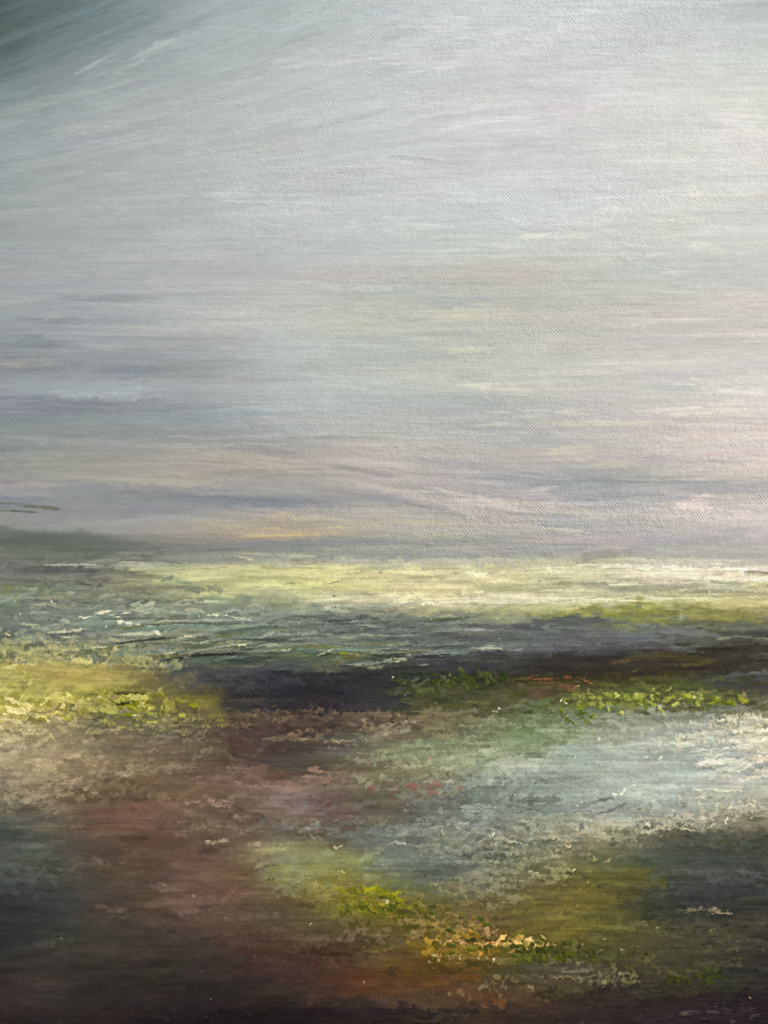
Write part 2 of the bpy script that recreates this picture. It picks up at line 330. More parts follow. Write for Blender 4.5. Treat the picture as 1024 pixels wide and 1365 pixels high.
    for q in range(3):
        t = rng.uniform(-.1, .5); o = rng.normal(0, w*.5)
        S(x0+(x1-x0)*t, y0+(y1-y0)*t+o, x0+(x1-x0)*(t+.55), y0+(y1-y0)*(t+.55)+o, w*.5, c, a*.6, dry-.1, 0.05, 0, .8, .45)
for (x0, y0, x1, y1, w, c, h) in [
    (742, 236, 746, 250, .9, (120,112,118), -.4), (745, 249, 748, 263, .8, (112,90,92), -.4), (519, 209, 545, 207, 1.0, (112,116,122), -.3), (822, 340, 838, 352, 1.6, (140,138,140), -.4),
    (838, 350, 851, 362, 1.8, (134,126,126), -.4), (834, 336, 846, 344, 1.4, (150,150,152), -.3), (866, 268, 872, 288, 1.2, (160,158,158), -.4), (790, 282, 793, 312, 1.3, (206,207,204), .9),
    (796, 284, 796, 308, 1.1, (208,208,206), .8), (802, 286, 806, 312, 1.2, (206,206,202), .7), (977, 188, 990, 212, 1.2, (214,208,202), .8), (235, 277, 235, 285, .8, (120,124,126), -.2),
    (28, 392, 28, 397, 1.0, (205,206,204), .5), (524, 597, 532, 598, 1.6, (90,86,80), .3), (532, 597, 556, 596, .9, (130,134,138), 0), (619, 476, 622, 484, .9, (120,120,118), .2),
    (618, 474, 621, 480, 1.0, (214,214,210), .6), (730, 527, 732, 536, .8, (120,122,122), 0), (631, 606, 633, 614, .7, (110,110,112), 0), (367, 366, 369, 368, 1.2, (150,95,90), .2),
    (977, 143, 981, 142, 1.2, (140,140,138), .2), (660, 93, 668, 91, .8, (150,150,148), 0), (475, 722, 479, 722, 1.5, (80,78,76), .2), (825, 479, 830, 480, 1, (150,120,118), .2),
    (362, 74, 366, 84, 1, (205,206,204), .6), (372, 96, 376, 104, 1.2, (204,205,203), .6), (949, 489, 954, 486, 1, (214,212,206), .5), (1000, 571, 1001, 577, .8, (150,130,128), 0),
    (620, 258, 621, 263, 1.8, (205,207,206), .7), (490, 297, 494, 299, 3, (205,203,201), .3), (464, 679, 468, 679, 1.3, (90,90,92), .2)]:
    S(x0, y0, x1, y1, w*.85, pick(x0, y0)*.62+np.array(c)*.38, 0.6, 0.2, h*.6, rng.normal(0, 1.2), 0.6, 0.3, 0.35)
daubs(840, 300, 60, 40, 26, [(206,205,202), (196,197,196), (182,183,184)], (8, 26), (.8, 1.6), (1.2, .5), (.08, .2), (.2, .45), (.05, .25))
daubs(950, 210, 40, 25, 12, [(208,203,198), (200,196,192)], (10, 26), (.8, 1.5), (1.1, .3), (.08, .2), (.2, .4), (.05, .25))
daubs(780, 270, 70, 30, 20, [(204,204,203), (188,190,190)], (8, 20), (.8, 1.6), (.2, .8), (.08, .2), (.2, .45), (.05, .2))
# left: hill and the thin green lines above it
for (x0, y0, x1, y1, w, c, a, dry) in [
    (-60, 667, 60, 672, 2.2, (100,104,88), .8, .35), (20, 673, 100, 679, 2.4, (96,100,82), .85, .3), (-40, 679, 62, 684, 1.8, (84,90,74), .85, .3),
    (-80, 713, 150, 717, 9, (82,92,84), .7, .08), (-80, 722, 240, 728, 9, (88,97,88), .7, .1), (60, 727, 330, 735, 5, (98,106,98), .7, .38), (-40, 736, 180, 741, 6, (108,114,102), .6, .4),
    (190, 733, 420, 722, 5, (124,126,122), .6, .42), (300, 724, 560, 730, 5, (122,126,128), .75, .38), (380, 733, 620, 737, 6, (132,134,134), .6, .4),
    (290, 713, 480, 709, 7, (188,168,124), .75, .35), (330, 708, 500, 706, 5, (184,166,130), .6, .4), (480, 716, 640, 712, 5, (170,164,140), .6, .42), (640, 702, 800, 712, 4, (170,166,150), .6, .45),
    (500, 690, 680, 700, 5, (170,162,140), .5, .45), (300, 738, 430, 745, 5, (160,160,140), .7, .42), (305, 739, 345, 748, 2, (196,190,160), .8, .4)]:
    S(x0, y0, x1, y1, w, c, a, dry, 0.15, rng.normal(0, 2), 0.7, 0.35)
# the bright field along the horizon
cream = [(206,198,156), (196,190,142), (186,184,134), (214,204,170)]
for i in range(120):
    x = rng.uniform(140, 1080); y = rng.uniform(752, 808) - 6*(x > 800)
    if x < 330 and y > 785: continue
    L = rng.uniform(30, 150)
    c = pick(x, y)*rng.uniform(1.02, 1.14) + np.array([4, 2, 2]) if rng.uniform() < .7 else pick(x, y)*rng.uniform(.80, .93)
    S(x-L/2, y+rng.normal(0, 2), x+L/2, y+rng.normal(0, 2), rng.uniform(1, 4), c, rng.uniform(.5, .95), rng.uniform(.3, .5), rng.uniform(.2, .6), rng.normal(0, 2), .4, .35)
for (x0, y0, x1, y1, w, c) in [
    (800, 755, 1000, 760, 4, (228,216,190)), (870, 764, 1060, 770, 4, (224,212,184)), (920, 757, 985, 752, 2, (222,212,190)), (820, 770, 900, 762, 3, (222,210,180)), (560, 803, 780, 800, 4, (216,206,178)),
    (660, 796, 860, 803, 3, (220,210,184)), (850, 798, 985, 797, 1.5, (222,212,186)), (420, 799, 560, 796, 3, (206,200,170)), (330, 768, 520, 764, 5, (196,192,146)), (250, 757, 430, 762, 4, (190,188,144)),
    (190, 766, 300, 762, 2.5, (188,186,144)), (460, 776, 620, 782, 6, (204,194,152)), (600, 772, 760, 768, 6, (208,198,160)), (380, 782, 560, 785, 4, (188,182,132)), (860, 784, 1000, 775, 2, (206,196,168)),
    (910, 778, 912, 792, 1.6, (200,192,166)), (700, 758, 830, 764, 3, (196,190,160)), (150, 752, 210, 755, 2, (176,176,150)), (50, 754, 130, 753, 1.3, (168,172,158)), (820, 803, 1040, 803, 5, (186,178,126)),
    (640, 806, 800, 812, 6, (182,178,130)), (920, 806, 1050, 800, 4, (200,188,136))]:
    S(x0, y0, x1, y1, w*.7, c, .85, .36, .5, rng.normal(0, 2), .6, .35)
    S(x0, y0+1, x1, y1+1, w*1.2, c, .5, .26, .2, rng.normal(0, 2), .8, .45)
for (x0, y0, x1, y1, w, c) in [
    (770, 779, 810, 781, 3, (134,138,118)), (790, 787, 950, 778, 3.5, (142,144,124)), (890, 792, 990, 786, 2.5, (132,134,112)), (985, 762, 1040, 765, 1.6, (112,114,96)), (430, 778, 460, 771, 1.2, (130,132,108)),
    (380, 777, 395, 778, 1.2, (110,114,92)), (620, 788, 760, 784, 3, (160,158,124)), (930, 772, 1000, 779, 2, (150,148,126)), (10, 761, 160, 760, 4.5, (78,80,84)), (60, 765, 190, 758, 2, (84,86,88)),
    (60, 776, 160, 771, 3, (92,92,88)), (100, 779, 135, 781, 2, (66,66,66)), (150, 778, 190, 774, 2, (82,82,82)), (200, 783, 280, 786, 2, (90,98,92)), (250, 787, 276, 789, 1.3, (70,74,70)),
    (840, 816, 920, 822, 8, (128,130,60)), (820, 823, 900, 828, 6, (118,120,62)), (920, 818, 1040, 824, 7, (124,122,66)), (700, 830, 820, 828, 5, (74,82,84)), (640, 836, 740, 838, 4, (70,78,82)), (960, 838, 1050, 836, 4, (96,100,84)),
    (870, 840, 960, 846, 5, (98,104,106)), (960, 850, 1040, 856, 2, (108,114,86)), (955, 853, 975, 849, 2, (124,130,98)), (740, 858, 880, 850, 6, (86,92,98))]:
    S(x0, y0, x1, y1, w, c, .85, .33, .25, rng.normal(0, 1.5), .45, .3)
# the marsh: broken water and reeds
daubs(150, 790, 150, 22, 90, [(118,124,112), (100,108,104), (128,132,116), (88,96,96), (112,114,90)], (6, 26), (1, 4), (-.1, .35), (.4, .9), (.25, .5), (.1, .6))
daubs(200, 830, 210, 32, 230, [(128,136,122), (104,114,108), (88,98,96), (146,150,132), (120,122,100), (80,90,86)], (6, 34), (.8, 3.5), (-.08, .25), (.5, .95), (.25, .52), (.1, .7))
daubs(480, 845, 150, 30, 200, [(112,122,116), (92,102,102), (126,132,116), (76,86,88), (84,92,80)], (8, 44), (.8, 3), (-.02, .14), (.5, .95), (.3, .52), (.1, .5))
daubs(700, 850, 130, 20, 80, [(96,102,106), (84,90,94), (108,114,112), (66,72,76)], (12, 50), (.8, 2.5), (-.05, .1), (.4, .9), (.3, .5), (.1, .4))
for (x0, y0, x1, y1, w, c, h) in [
    (100, 825, 150, 814, 2.4, (196,194,168), .6), (150, 822, 170, 826, 1.8, (200,196,170), .6), (155, 829, 188, 833, 3.0, (212,208,186), .9), (186, 832, 214, 844, 3.0, (214,208,184), .9), (140, 822, 175, 816, 1.6, (176,178,156), .4),
    (62, 842, 118, 840, 2.4, (204,198,160), .8), (70, 848, 112, 850, 2.2, (196,192,156), .8), (115, 864, 146, 862, 2.5, (196,192,158), .8), (200, 868, 232, 870, 3.5, (176,172,160), .7), (222, 872, 246, 866, 2, (188,186,176), .7),
    (228, 852, 262, 846, 1.6, (190,184,140), .6), (270, 818, 310, 822, 2.2, (190,192,172), .5), (300, 822, 345, 828, 2, (184,188,168), .5), (285, 860, 326, 853, 3.0, (168,164,106), .8), (296, 862, 330, 858, 1.6, (190,184,136), .6),
    (400, 849, 410, 851, 2.0, (222,222,210), 1.0), (408, 848, 414, 852, 1.4, (216,216,206), .8), (505, 880, 542, 878, 2.6, (202,198,152), .9), (622, 864, 668, 863, 2.2, (182,180,146), .6), (680, 866, 700, 865, 1.5, (160,162,150), .4),
    (370, 867, 392, 864, 2, (176,178,150), .5), (410, 824, 425, 825, 1.5, (180,184,160), .5), (48, 812, 52, 811, 1.6, (206,208,200), .8), (420, 874, 450, 866, 1.3, (190,186,170), .5), (470, 868, 500, 866, 1.6, (140,146,130), .4),
    (560, 842, 650, 840, 2, (132,138,132), .4), (440, 810, 560, 806, 2.5, (150,156,142), .5), (240, 800, 300, 803, 2, (150,156,136), .4), (0, 844, 14, 846, 2.5, (192,184,120), .7), (22, 832, 60, 834, 2, (140,144,116), .5)]:
    SB(x0, y0, x1, y1, w, c, .95, .22, h, rng.normal(0, 1.5), .35, .2, .25)
for (x0, y0, x1, y1, w, c, h) in [
    (214, 880, 270, 872, 2.0, (40,46,42), .6), (250, 875, 335, 868, 2.6, (38,42,36), .7), (262, 879, 340, 876, 2.4, (92,122,106), .6), (236, 886, 300, 880, 3, (70,92,88), .5), (330, 868, 420, 872, 1.8, (48,52,42), .5),
    (330, 866, 460, 862, 2.0, (98,108,74), .4), (340, 876, 440, 878, 3, (84,92,76), .5), (392, 866, 425, 865, 2, (74,112,104), .6), (440, 871, 472, 873, 4.0, (124,126,24), 1.0), (450, 868, 468, 867, 2, (146,144,40), .8),
    (416, 876, 446, 870, 1.2, (34,36,28), .4), (430, 884, 480, 874, 4, (98,94,62), .7), (400, 884, 470, 880, 2, (74,92,60), .5), (168, 862, 230, 852, 3, (84,84,66), .5), (200, 858, 330, 848, 2, (96,98,78), .4),
    (270, 848, 340, 840, 3, (84,88,80), .5), (470, 820, 510, 827, 4, (62,74,78), .5), (440, 846, 500, 838, 2.6, (72,82,82), .4), (515, 836, 560, 837, 2, (68,74,76), .3), (600, 832, 720, 836, 2, (70,76,80), .3),
    (540, 854, 566, 852, 3, (66,70,74), .4), (570, 864, 590, 862, 4, (64,68,70), .4), (600, 850, 628, 848, 3.5, (64,68,72), .4), (460, 855, 515, 854, 1.4, (56,64,62), .4), (400, 850, 440, 846, 2, (78,88,84), .3),
    (150, 818, 165, 815, 1.4, (74,84,86), .4), (205, 828, 240, 822, 2, (84,92,76), .4), (90, 800, 130, 798, 2, (92,98,84), .4), (0, 784, 26, 792, 8, (108,110,80), .4), (40, 795, 100, 796, 5, (118,120,98), .4),
    (20, 805, 90, 815, 4, (84,94,92), .3), (130, 838, 170, 836, 2, (90,100,92), .4), (375, 858, 460, 855, 1.6, (110,118,100), .4)]:
    SB(x0, y0, x1, y1, w, c, .92, .20, h, rng.normal(0, 2), .35, .25, .25)
daubs(400, 885, 170, 9, 60, [(74,100,100), (92,112,100), (60,76,84), (84,92,70)], (8, 36), (1, 3), (-.06, .14), (.4, .8), (.3, .55), (.1, .5))
for i in range(130):
    x, y = rng.uniform(120, 640), rng.uniform(822, 890); L = rng.uniform(40, 150); an = rng.normal(-.04, .05)
    c = [(52,60,56), (66,78,74), (110,112,72), (88,92,54), (132,142,128), (154,156,130), (80,108,102), (44,50,46)][rng.integers(8)]
    S(x-L/2, y-L/2*an, x+L/2, y+L/2*an, rng.uniform(.8, 2.4), c, rng.uniform(.4, .85), rng.uniform(.22, .42), rng.uniform(.1, .4), rng.normal(0, 2.5), .5, .4, .35)
# dark hedge bands
for i in range(260):
    x = rng.uniform(290, 540); y = rng.uniform(896, 946)
    if (x < 330 and y < 905): continue
    L = rng.uniform(20, 70)
    S(x-L/2, y, x+L/2, y+rng.normal(0, 1.5), rng.uniform(2, 5), jit((40,41,50), .1, 2), rng.uniform(.5, .9), rng.uniform(.25, .5), .1, 0, .4, .3, .6)
scumble(330, 905, 70, 16, (52,62,72), .8, .42, .1); scumble(380, 945, 110, 12, (36,35,42), .9, .45, .1); scumble(300, 915, 40, 14, (60,70,76), .6, .5, .1)
for i in range(220):
    x = rng.uniform(520, 1060); y = 893 - (x-520)*0.035 + rng.normal(0, 8)
    L = rng.uniform(20, 80)
    S(x-L/2, y+L*.02, x+L/2, y-L*.02, rng.uniform(2, 5), jit((44,40,32) if x > 700 else (46,48,46), .12, 2), rng.uniform(.5, .9), rng.uniform(.25, .48), .15, 0, .4, .3, .5)
for (x0, y0, x1, y1, w, c) in [(820, 880, 900, 872, 4, (70,60,30)), (880, 872, 960, 882, 4, (64,54,28)), (900, 888, 960, 880, 3, (80,70,34)), (810, 884, 845, 880, 2, (110,84,48)), (690, 880, 760, 882, 3, (40,38,34)),
                             (950, 905, 1040, 898, 5, (86,90,92)), (930, 903, 1000, 904, 3, (76,80,82)), (985, 880, 1040, 876, 5, (78,74,64)), (840, 896, 866, 890, 2, (96,92,44))]:
    S(x0, y0, x1, y1, w, c, .8, .35, .2, 0, .4, .3, .4)
# leafy bank, right
for i in range(230):
    x = rng.uniform(530, 1050); y = rng.uniform(902, 950)
    c = [(58,66,26), (72,78,36), (46,54,22), (86,90,44), (64,60,34)][rng.integers(5)]
    L = rng.uniform(8, 40)
    S(x-L/2, y, x+L/2, y+rng.normal(0, 3), rng.uniform(1.5, 4), jit(c, .1, 2), rng.uniform(.3, .75), rng.uniform(.25, .5), rng.uniform(.1, .6), 0, .4, .3, .4)
daubs(615, 905, 60, 10, 50, [(64,76,18), (48,58,14), (84,92,30), (58,64,40)], (6, 22), (1.5, 4), (.3, .6), (.5, .95), (.2, .4), (.3, .9))
daubs(545, 915, 22, 14, 22, [(92,108,96), (74,88,78), (60,70,60)], (8, 22), (.7, 1.6), (-.5, .4), (.4, .8), (.2, .45), (.1, .5))
daubs(600, 905, 12, 5, 5, [(128,108,76), (150,124,96)], (6, 12), (1.5, 3), (-.5, .4), (.6, .9), (.2, .4), (.4, .9))
lime, lime2, lime3 = (134,142,42), (104,114,26), (160,160,78)
for (x0, y0, x1, y1, w, c) in [
    (766, 939, 788, 937, 3.4, lime), (770, 944, 778, 942, 2.4, lime2), (773, 953, 780, 948, 3.6, lime2), (786, 952, 794, 953, 2.6, lime2), (779, 961, 785, 963, 3.0, (104,112,16)), (786, 932, 797, 930, 2.6, lime3),
    (798, 928, 806, 934, 2.2, lime), (797, 940, 804, 946, 2.4, lime), (806, 938, 810, 946, 1.8, lime3), (746, 943, 752, 953, 2.0, lime2), (750, 952, 757, 959, 1.8, (90,98,16)), (759, 960, 764, 966, 1.0, (70,76,24)),
    (810, 944, 816, 950, 2.2, lime3), (826, 948, 830, 952, 2.6, lime3), (847, 932, 862, 925, 3.4, lime), (850, 938, 866, 935, 3.6, lime2), (858, 944, 866, 941, 2.4, lime2), (846, 927, 854, 924, 2.4, lime3), (866, 930, 872, 926, 2, lime3),
    (878, 944, 884, 950, 2.6, lime3), (893, 941, 905, 938, 2.2, (150,150,70)), (914, 926, 926, 932, 3.0, lime), (920, 922, 940, 926, 2.2, lime3), (926, 938, 936, 930, 2.4, lime), (943, 938, 958, 932, 3.6, lime), (948, 930, 966, 936, 3.0, lime2),
    (905, 924, 916, 930, 2.4, lime2), (985, 926, 998, 934, 4.2, lime), (988, 922, 994, 928, 2.4, lime3), (968, 936, 980, 940, 2.4, lime2), (820, 930, 840, 926, 2, (128,130,56)), (930, 920, 950, 922, 2, (150,152,66)), (880, 930, 900, 926, 2, (120,124,48))]:
    S(x0, y0, x1, y1, w*1.05, jit(c, .1, 3), .92, .14, .9, rng.normal(0, 1.6), .45, .22, .25)
    if rng.uniform() < .6: SB(x0-3, y0+2, x1+3, y1+1, w*1.1, np.array(c)*.72, .8, .2, .4)
daubs(850, 932, 110, 12, 90, [(128,136,48), (104,110,34), (150,150,74), (86,92,32)], (3, 10), (1, 2.6), (.3, .7), (.5, .95), (.15, .4), (.4, 1.2))
for (x0, y0, x1, y1, w, c) in [(773, 903, 784, 907, 1.7, (214,118,74)), (780, 905, 789, 911, 1.8, (222,128,74)), (788, 909, 790, 914, 2.0, (212,160,60)), (695, 905, 745, 904, 1.3, (160,92,62)), (716, 909, 760, 913, 1.7, (140,84,60)),
                             (735, 915, 772, 918, 3.0, (118,82,60)), (745, 904, 775, 903, 1.0, (140,76,50)), (766, 913, 774, 916, 1.5, (208,150,112)), (700, 902, 722, 900, 1.2, (120,74,56)), (740, 921, 770, 921, 2, (134,104,64))]:
    SB(x0, y0, x1, y1, w*1.2, np.array(c)*.86, .9, .12, .7)
for (x, y) in [(748, 933), (754, 937), (651, 958), (660, 948), (665, 944), (524, 903)]:
    S(x-1.0, y, x+1.2, y+.8, 1.1, (232,232,222), 1, .02, 1.0, 0, .3, .15, .05)
# yellow bank, left
gold = [(186,180,100), (172,168,84), (160,154,70), (198,190,120), (150,146,60)]
daubs(60, 900, 110, 20, 150, [(160,154,84), (150,144,78), (140,136,70), (172,164,98), (126,122,66)], (10, 40), (2, 5), (-.1, .2), (.4, .85), (.25, .5), (.1, .4))
daubs(30, 925, 70, 40, 120, gold, (6, 24), (1.4, 4.5), (-.35, .5), (.5, .95), (.2, .48), (.4, 1.1))
daubs(90, 940, 110, 18, 150, [(176,170,92), (158,154,70), (188,180,112), (140,140,52), (120,116,74)], (5, 22), (1.4, 4), (-.1, .5), (.55, .98), (.18, .42), (.5, 1.4))
daubs(60, 968, 90, 14, 60, [(170,162,110), (150,142,96), (184,176,124), (120,112,80)], (6, 24), (1.2, 3.5), (-.2, .5), (.4, .85), (.3, .52), (.3, .9))
daubs(180, 938, 50, 16, 60, [(126,130,20), (150,150,40), (176,172,86), (98,102,24)], (5, 16), (1.6, 4), (.1, .5), (.6, .98), (.15, .4), (.6, 1.4))
scumble(225, 950, 75, 30, (160,154,66), .85, .60, .5, 0, .25); scumble(265, 940, 40, 24, (132,132,34), .8, .58, .5, 0, .3); scumble(230, 978, 60, 20, (158,148,104), .75, .66, .4, 0, .2)
scumble(90, 880, 120, 16, (176,168,112), .85, .52, .5, 0, .55); scumble(40, 864, 80, 16, (170,164,108), .8, .56, .5, 0, .55); scumble(190, 885, 60, 14, (158,150,100), .8, .54, .4, 0, .5)
for (x0, y0, x1, y1, w, c) in [(165, 945, 182, 952, 5, (112,118,10)), (155, 938, 180, 941, 2.5, (128,128,20)), (150, 931, 164, 930, 3.5, (134,120,82)), (176, 930, 200, 929, 4, (186,180,104)), (184, 937, 194, 937, 3, (192,184,110)), (180, 955, 205, 958, 4.5, (180,172,72)),
                             (178, 953, 184, 955, 1.6, (236,226,190)), (136, 944, 156, 952, 4, (182,178,88)), (236, 930, 243, 936, 3.5, (120,126,10)), (252, 941, 262, 938, 3.2, (132,138,16)), (240, 953, 247, 950, 3, (178,176,60)), (255, 957, 260, 958, 1.8, (214,200,120)),
                             (40, 958, 58, 966, 4.5, (120,118,48)), (110, 926, 155, 922, 1.2, (84,78,44)), (150, 924, 195, 923, 1.4, (80,76,40)), (153, 937, 172, 936, 1.2, (50,48,28)), (60, 930, 120, 938, 3, (190,184,106)), (10, 930, 40, 940, 3, (204,194,128)),
                             (0, 944, 40, 948, 3, (206,196,140)), (150, 868, 154, 860, 2.2, (172,162,108)), (146, 876, 152, 866, 2, (150,142,90)), (35, 915, 95, 918, 2, (170,162,92)), (80, 905, 150, 910, 3, (156,148,76)), (0, 955, 34, 966, 3, (190,180,130))]:
    S(x0, y0, x1, y1, w, c, .95, .12, 1.2, rng.normal(0, 1.2), .35, .2, .2)
daubs(235, 955, 60, 26, 70, [(98,88,62), (106,98,70), (90,80,58), (120,110,72)], (6, 24), (1.2, 4), (-.05, .4), (.4, .8), (.3, .55), (.1, .5))
daubs(110, 960, 130, 18, 70, [(128,118,84), (112,104,78), (146,138,98), (104,100,74)], (6, 26), (1.2, 4), (-.05, .4), (.4, .85), (.3, .55), (.2, .6))
daubs(85, 905, 110, 15, 46, [(150,142,84), (140,132,76), (160,152,92)], (20, 70), (3, 8), (-.02, .1), (.35, .65), (.14, .4), (.05, .2))
scumble(215, 912, 60, 20, (104,98,66), .6, .52, .2, 0, .7); scumble(250, 930, 50, 22, (92,82,58), .55, .52, .2, 0, .7); scumble(160, 890, 60, 10, (120,116,78), .5, .55, .2, 0, .7)
daubs(70, 872, 90, 14, 40, [(96,104,86), (84,90,70), (104,108,80)], (3, 10), (1.5, 4), (0, 1), (.5, .9), (.3, .5), (.1, .4))
daubs(135, 875, 14, 8, 8, [(92,98,88)], (4, 10), (3, 5), (0, 1), (.6, .9), (.2, .4), (.1, .4))
# brown earth and heather, left and centre
daubs(60, 1020, 110, 50, 170, [(130,118,96), (116,104,84), (104,92,74), (140,130,106), (94,82,64)], (6, 30), (1.2, 5), (-.35, .5), (.3, .8), (.3, .55), (.1, .7))
daubs(200, 1000, 110, 30, 100, [(112,100,76), (98,86,66), (90,76,60)], (8, 34), (1.2, 5), (-.1, .3), (.3, .7), (.3, .55), (.1, .4))
scumble(40, 1045, 60, 40, (150,140,116), .6, .62, .3, 0, .4); scumble(110, 1060, 60, 18, (70,54,42), .7, .62, .1, 0, .6); scumble(165, 1062, 50, 20, (66,52,40), .7, .66, .1, 0, .7); scumble(240, 1110, 60, 26, (70,54,44), .7, .60, .1, 0, .6)
for (x0, y0, x1, y1, w, c, a) in [(300, 990, 345, 1000, 10, (74,48,42), .75), (330, 985, 480, 990, 5, (76,56,48), .7), (330, 1002, 460, 998, 8, (68,48,44), .7), (340, 985, 470, 978, 3, (104,88,66), .7), (400, 990, 478, 986, 1.6, (132,116,90), .8),
                                (110, 1085, 200, 1078, 9, (100,66,54), .7), (120, 1098, 220, 1092, 9, (98,70,58), .6), (480, 963, 502, 972, 4.5, (140,124,90), .85), (484, 968, 500, 966, 2, (104,90,66), .8), (545, 950, 620, 956, 7, (120,106,78), .7), (575, 978, 612, 980, 5, (148,138,102), .8),
                                (500, 985, 580, 976, 6, (96,80,68), .7), (345, 958, 470, 966, 9, (84,70,58), .7), (380, 966, 450, 974, 7, (72,60,52), .6), (340, 1012, 470, 1008, 7, (70,62,58), .7), (350, 1020, 430, 1022, 8, (66,58,56), .7), (415, 1003, 480, 1000, 6, (88,80,80), .7),
                                (340, 1040, 420, 1036, 7, (74,54,44), .8), (280, 1046, 350, 1044, 5, (82,62,50), .7), (395, 1030, 470, 1034, 7, (134,104,92), .85), (340, 1050, 440, 1046, 8, (122,96,84), .75), (400, 1042, 450, 1040, 5, (140,108,94), .7), (245, 1070, 270, 1068, 3, (140,112,102), .85),
                                (270, 1062, 310, 1074, 4, (132,106,96), .8), (300, 1066, 330, 1060, 3, (126,100,92), .8), (330, 1078, 430, 1084, 11, (112,92,86), .7), (350, 1070, 420, 1066, 9, (116,96,90), .7), (430, 1080, 490, 1088, 6, (96,74,66), .7), (430, 1062, 460, 1060, 4, (92,66,58), .8),
                                (420, 1072, 448, 1074, 3, (80,56,50), .8), (490, 1050, 510, 1052, 3.5, (120,76,66), .85), (540, 1045, 560, 1049, 5, (126,78,70), .9), (556, 1050, 590, 1046, 4, (128,88,78), .8), (500, 1062, 545, 1068, 5, (98,76,66), .7), (512, 1054, 535, 1053, 2.5, (132,86,76), .7),
                                (395, 1108, 430, 1100, 5, (118,130,128), .7), (405, 1102, 425, 1098, 4, (140,150,146), .7), (365, 1100, 395, 1098, 3, (116,124,124), .6), (390, 1118, 430, 1112, 4, (66,54,48), .7), (440, 1125, 465, 1122, 4, (74,54,46), .8), (455, 1110, 475, 1106, 5, (76,60,56), .7),
                                (275, 1122, 300, 1121, 2.8, (170,166,138), .9), (330, 1126, 350, 1124, 3.5, (176,172,140), .85), (345, 1132, 390, 1128, 6, (150,146,104), .75), (440, 1130, 462, 1127, 2, (206,206,190), .9), (430, 1124, 470, 1118, 5, (84,96,98), .6), (300, 1112, 335, 1108, 3, (120,112,92), .7),
                                (128, 1140, 131, 1152, 3, (110,96,84), .7), (196, 1180, 240, 1184, 5, (112,86,74), .6), (225, 1200, 270, 1215, 12, (108,80,72), .5), (255, 1193, 268, 1196, 2, (180,150,130), .7), (205, 1181, 226, 1178, 3, (126,102,88), .7), (230, 1206, 300, 1196, 9, (104,78,68), .5),
                                (295, 1222, 305, 1223, 2, (140,116,96), .7), (226, 1172, 232, 1174, 2, (50,38,32), .8), (290, 1204, 296, 1208, 2.5, (60,46,36), .8), (100, 1214, 200, 1212, 3, (54,44,36), .6)]:
    if w < 4.6: SB(x0, y0, x1, y1, w*1.15, c, a, .2, .5)
    else: S(x0, y0, x1, y1, w, c, a, .3, .4, rng.normal(0, 2), .6, .3, .4)
daubs(430, 1095, 110, 30, 90, [(112,92,84), (96,84,76), (124,116,108), (84,70,60), (108,118,116)], (5, 26), (1.2, 4), (-.1, .4), (.3, .8), (.3, .55), (.1, .6))
daubs(560, 1035, 90, 30, 100, [(128,130,104), (112,116,92), (140,142,118), (98,96,76), (120,88,76)], (5, 22), (1.2, 4), (-.2, .5), (.3, .8), (.3, .55), (.1, .7))
daubs(545, 1052, 60, 10, 26, [(118,84,74), (108,78,68), (126,96,84)], (6, 18), (1.2, 3.4), (.1, .5), (.4, .7), (.3, .52), (.2, .6))
scumble(370, 955, 120, 14, (110,92,66), .75, .66, .3, 0, .3); scumble(440, 985, 60, 12, (132,112,86), .7, .66, .3, 0, .4)
# pale pool
scumble(850, 985, 180, 40, (150,154,140), .7, .54, .3, 0, .25); scumble(640, 985, 70, 30, (142,146,118), .65, .58, .3, 0, .25); scumble(600, 1010, 90, 26, (148,150,124), .6, .58, .3, 0, .3)
scumble(960, 990, 80, 40, (206,198,170), .8, .52, .6, 0, .5); scumble(1000, 1015, 60, 24, (204,192,166), .75, .55, .6, 0, .5); scumble(1000, 970, 50, 18, (208,198,168), .85, .5, .7, 0, .5); scumble(740, 1050, 90, 26, (160,168,158), .55, .60, .4, 0, .4)
scumble(900, 1095, 120, 22, (186,180,152), .7, .56, .6, -.08, .5); scumble(760, 1110, 140, 20, (168,164,136), .6, .58, .4, -.1, .4); scumble(640, 1130, 120, 24, (140,142,122), .55, .58, .3, 0, .4); scumble(690, 1165, 90, 26, (150,146,118), .65, .60, .5, -.15, .45)
scumble(650, 1105, 80, 18, (160,166,160), .55, .6, .5, 0, .5); scumble(690, 1030, 70, 22, (160,166,150), .6, .56, .4, -.1, .25)
daubs(860, 1035, 190, 46, 110, [(152,160,152), (164,170,160), (140,150,147), (172,176,164), (130,142,142)], (40, 130), (4, 11), (-.07, .12), (.35, .7), (.08, .28), (.08, .3))
daubs(980, 1000, 70, 40, 60, [(206,200,176), (192,188,166), (214,208,186)], (14, 50), (2, 6), (-.03, .2), (.5, .9), (.3, .52), (.2, .7))
daubs(720, 1065, 110, 26, 70, [(116,130,128), (128,140,136), (106,120,118), (146,152,142), (96,104,98)], (20, 70), (2, 7), (-.1, .35), (.35, .85), (.3, .55), (.2, 1.0))
daubs(640, 1110, 150, 24, 110, [(116,124,118), (134,136,118), (104,112,108), (146,148,134), (90,94,84)], (6, 30), (1.2, 4), (-.1, .4), (.35, .85), (.3, .55), (.2, 1.0))
daubs(930, 1080, 95, 24, 130, [(190,184,156), (160,156,132), (206,196,170), (134,130,108), (110,108,88)], (3, 12), (1, 2.6), (.2, .8), (.4, .8), (.3, .55), (.3, .9), -.05)
daubs(985, 962, 40, 10, 40, [(212,204,172), (198,190,158), (186,180,148)], (3, 12), (1.2, 3), (.1, .7), (.6, .98), (.2, .45), (.6, 1.5))
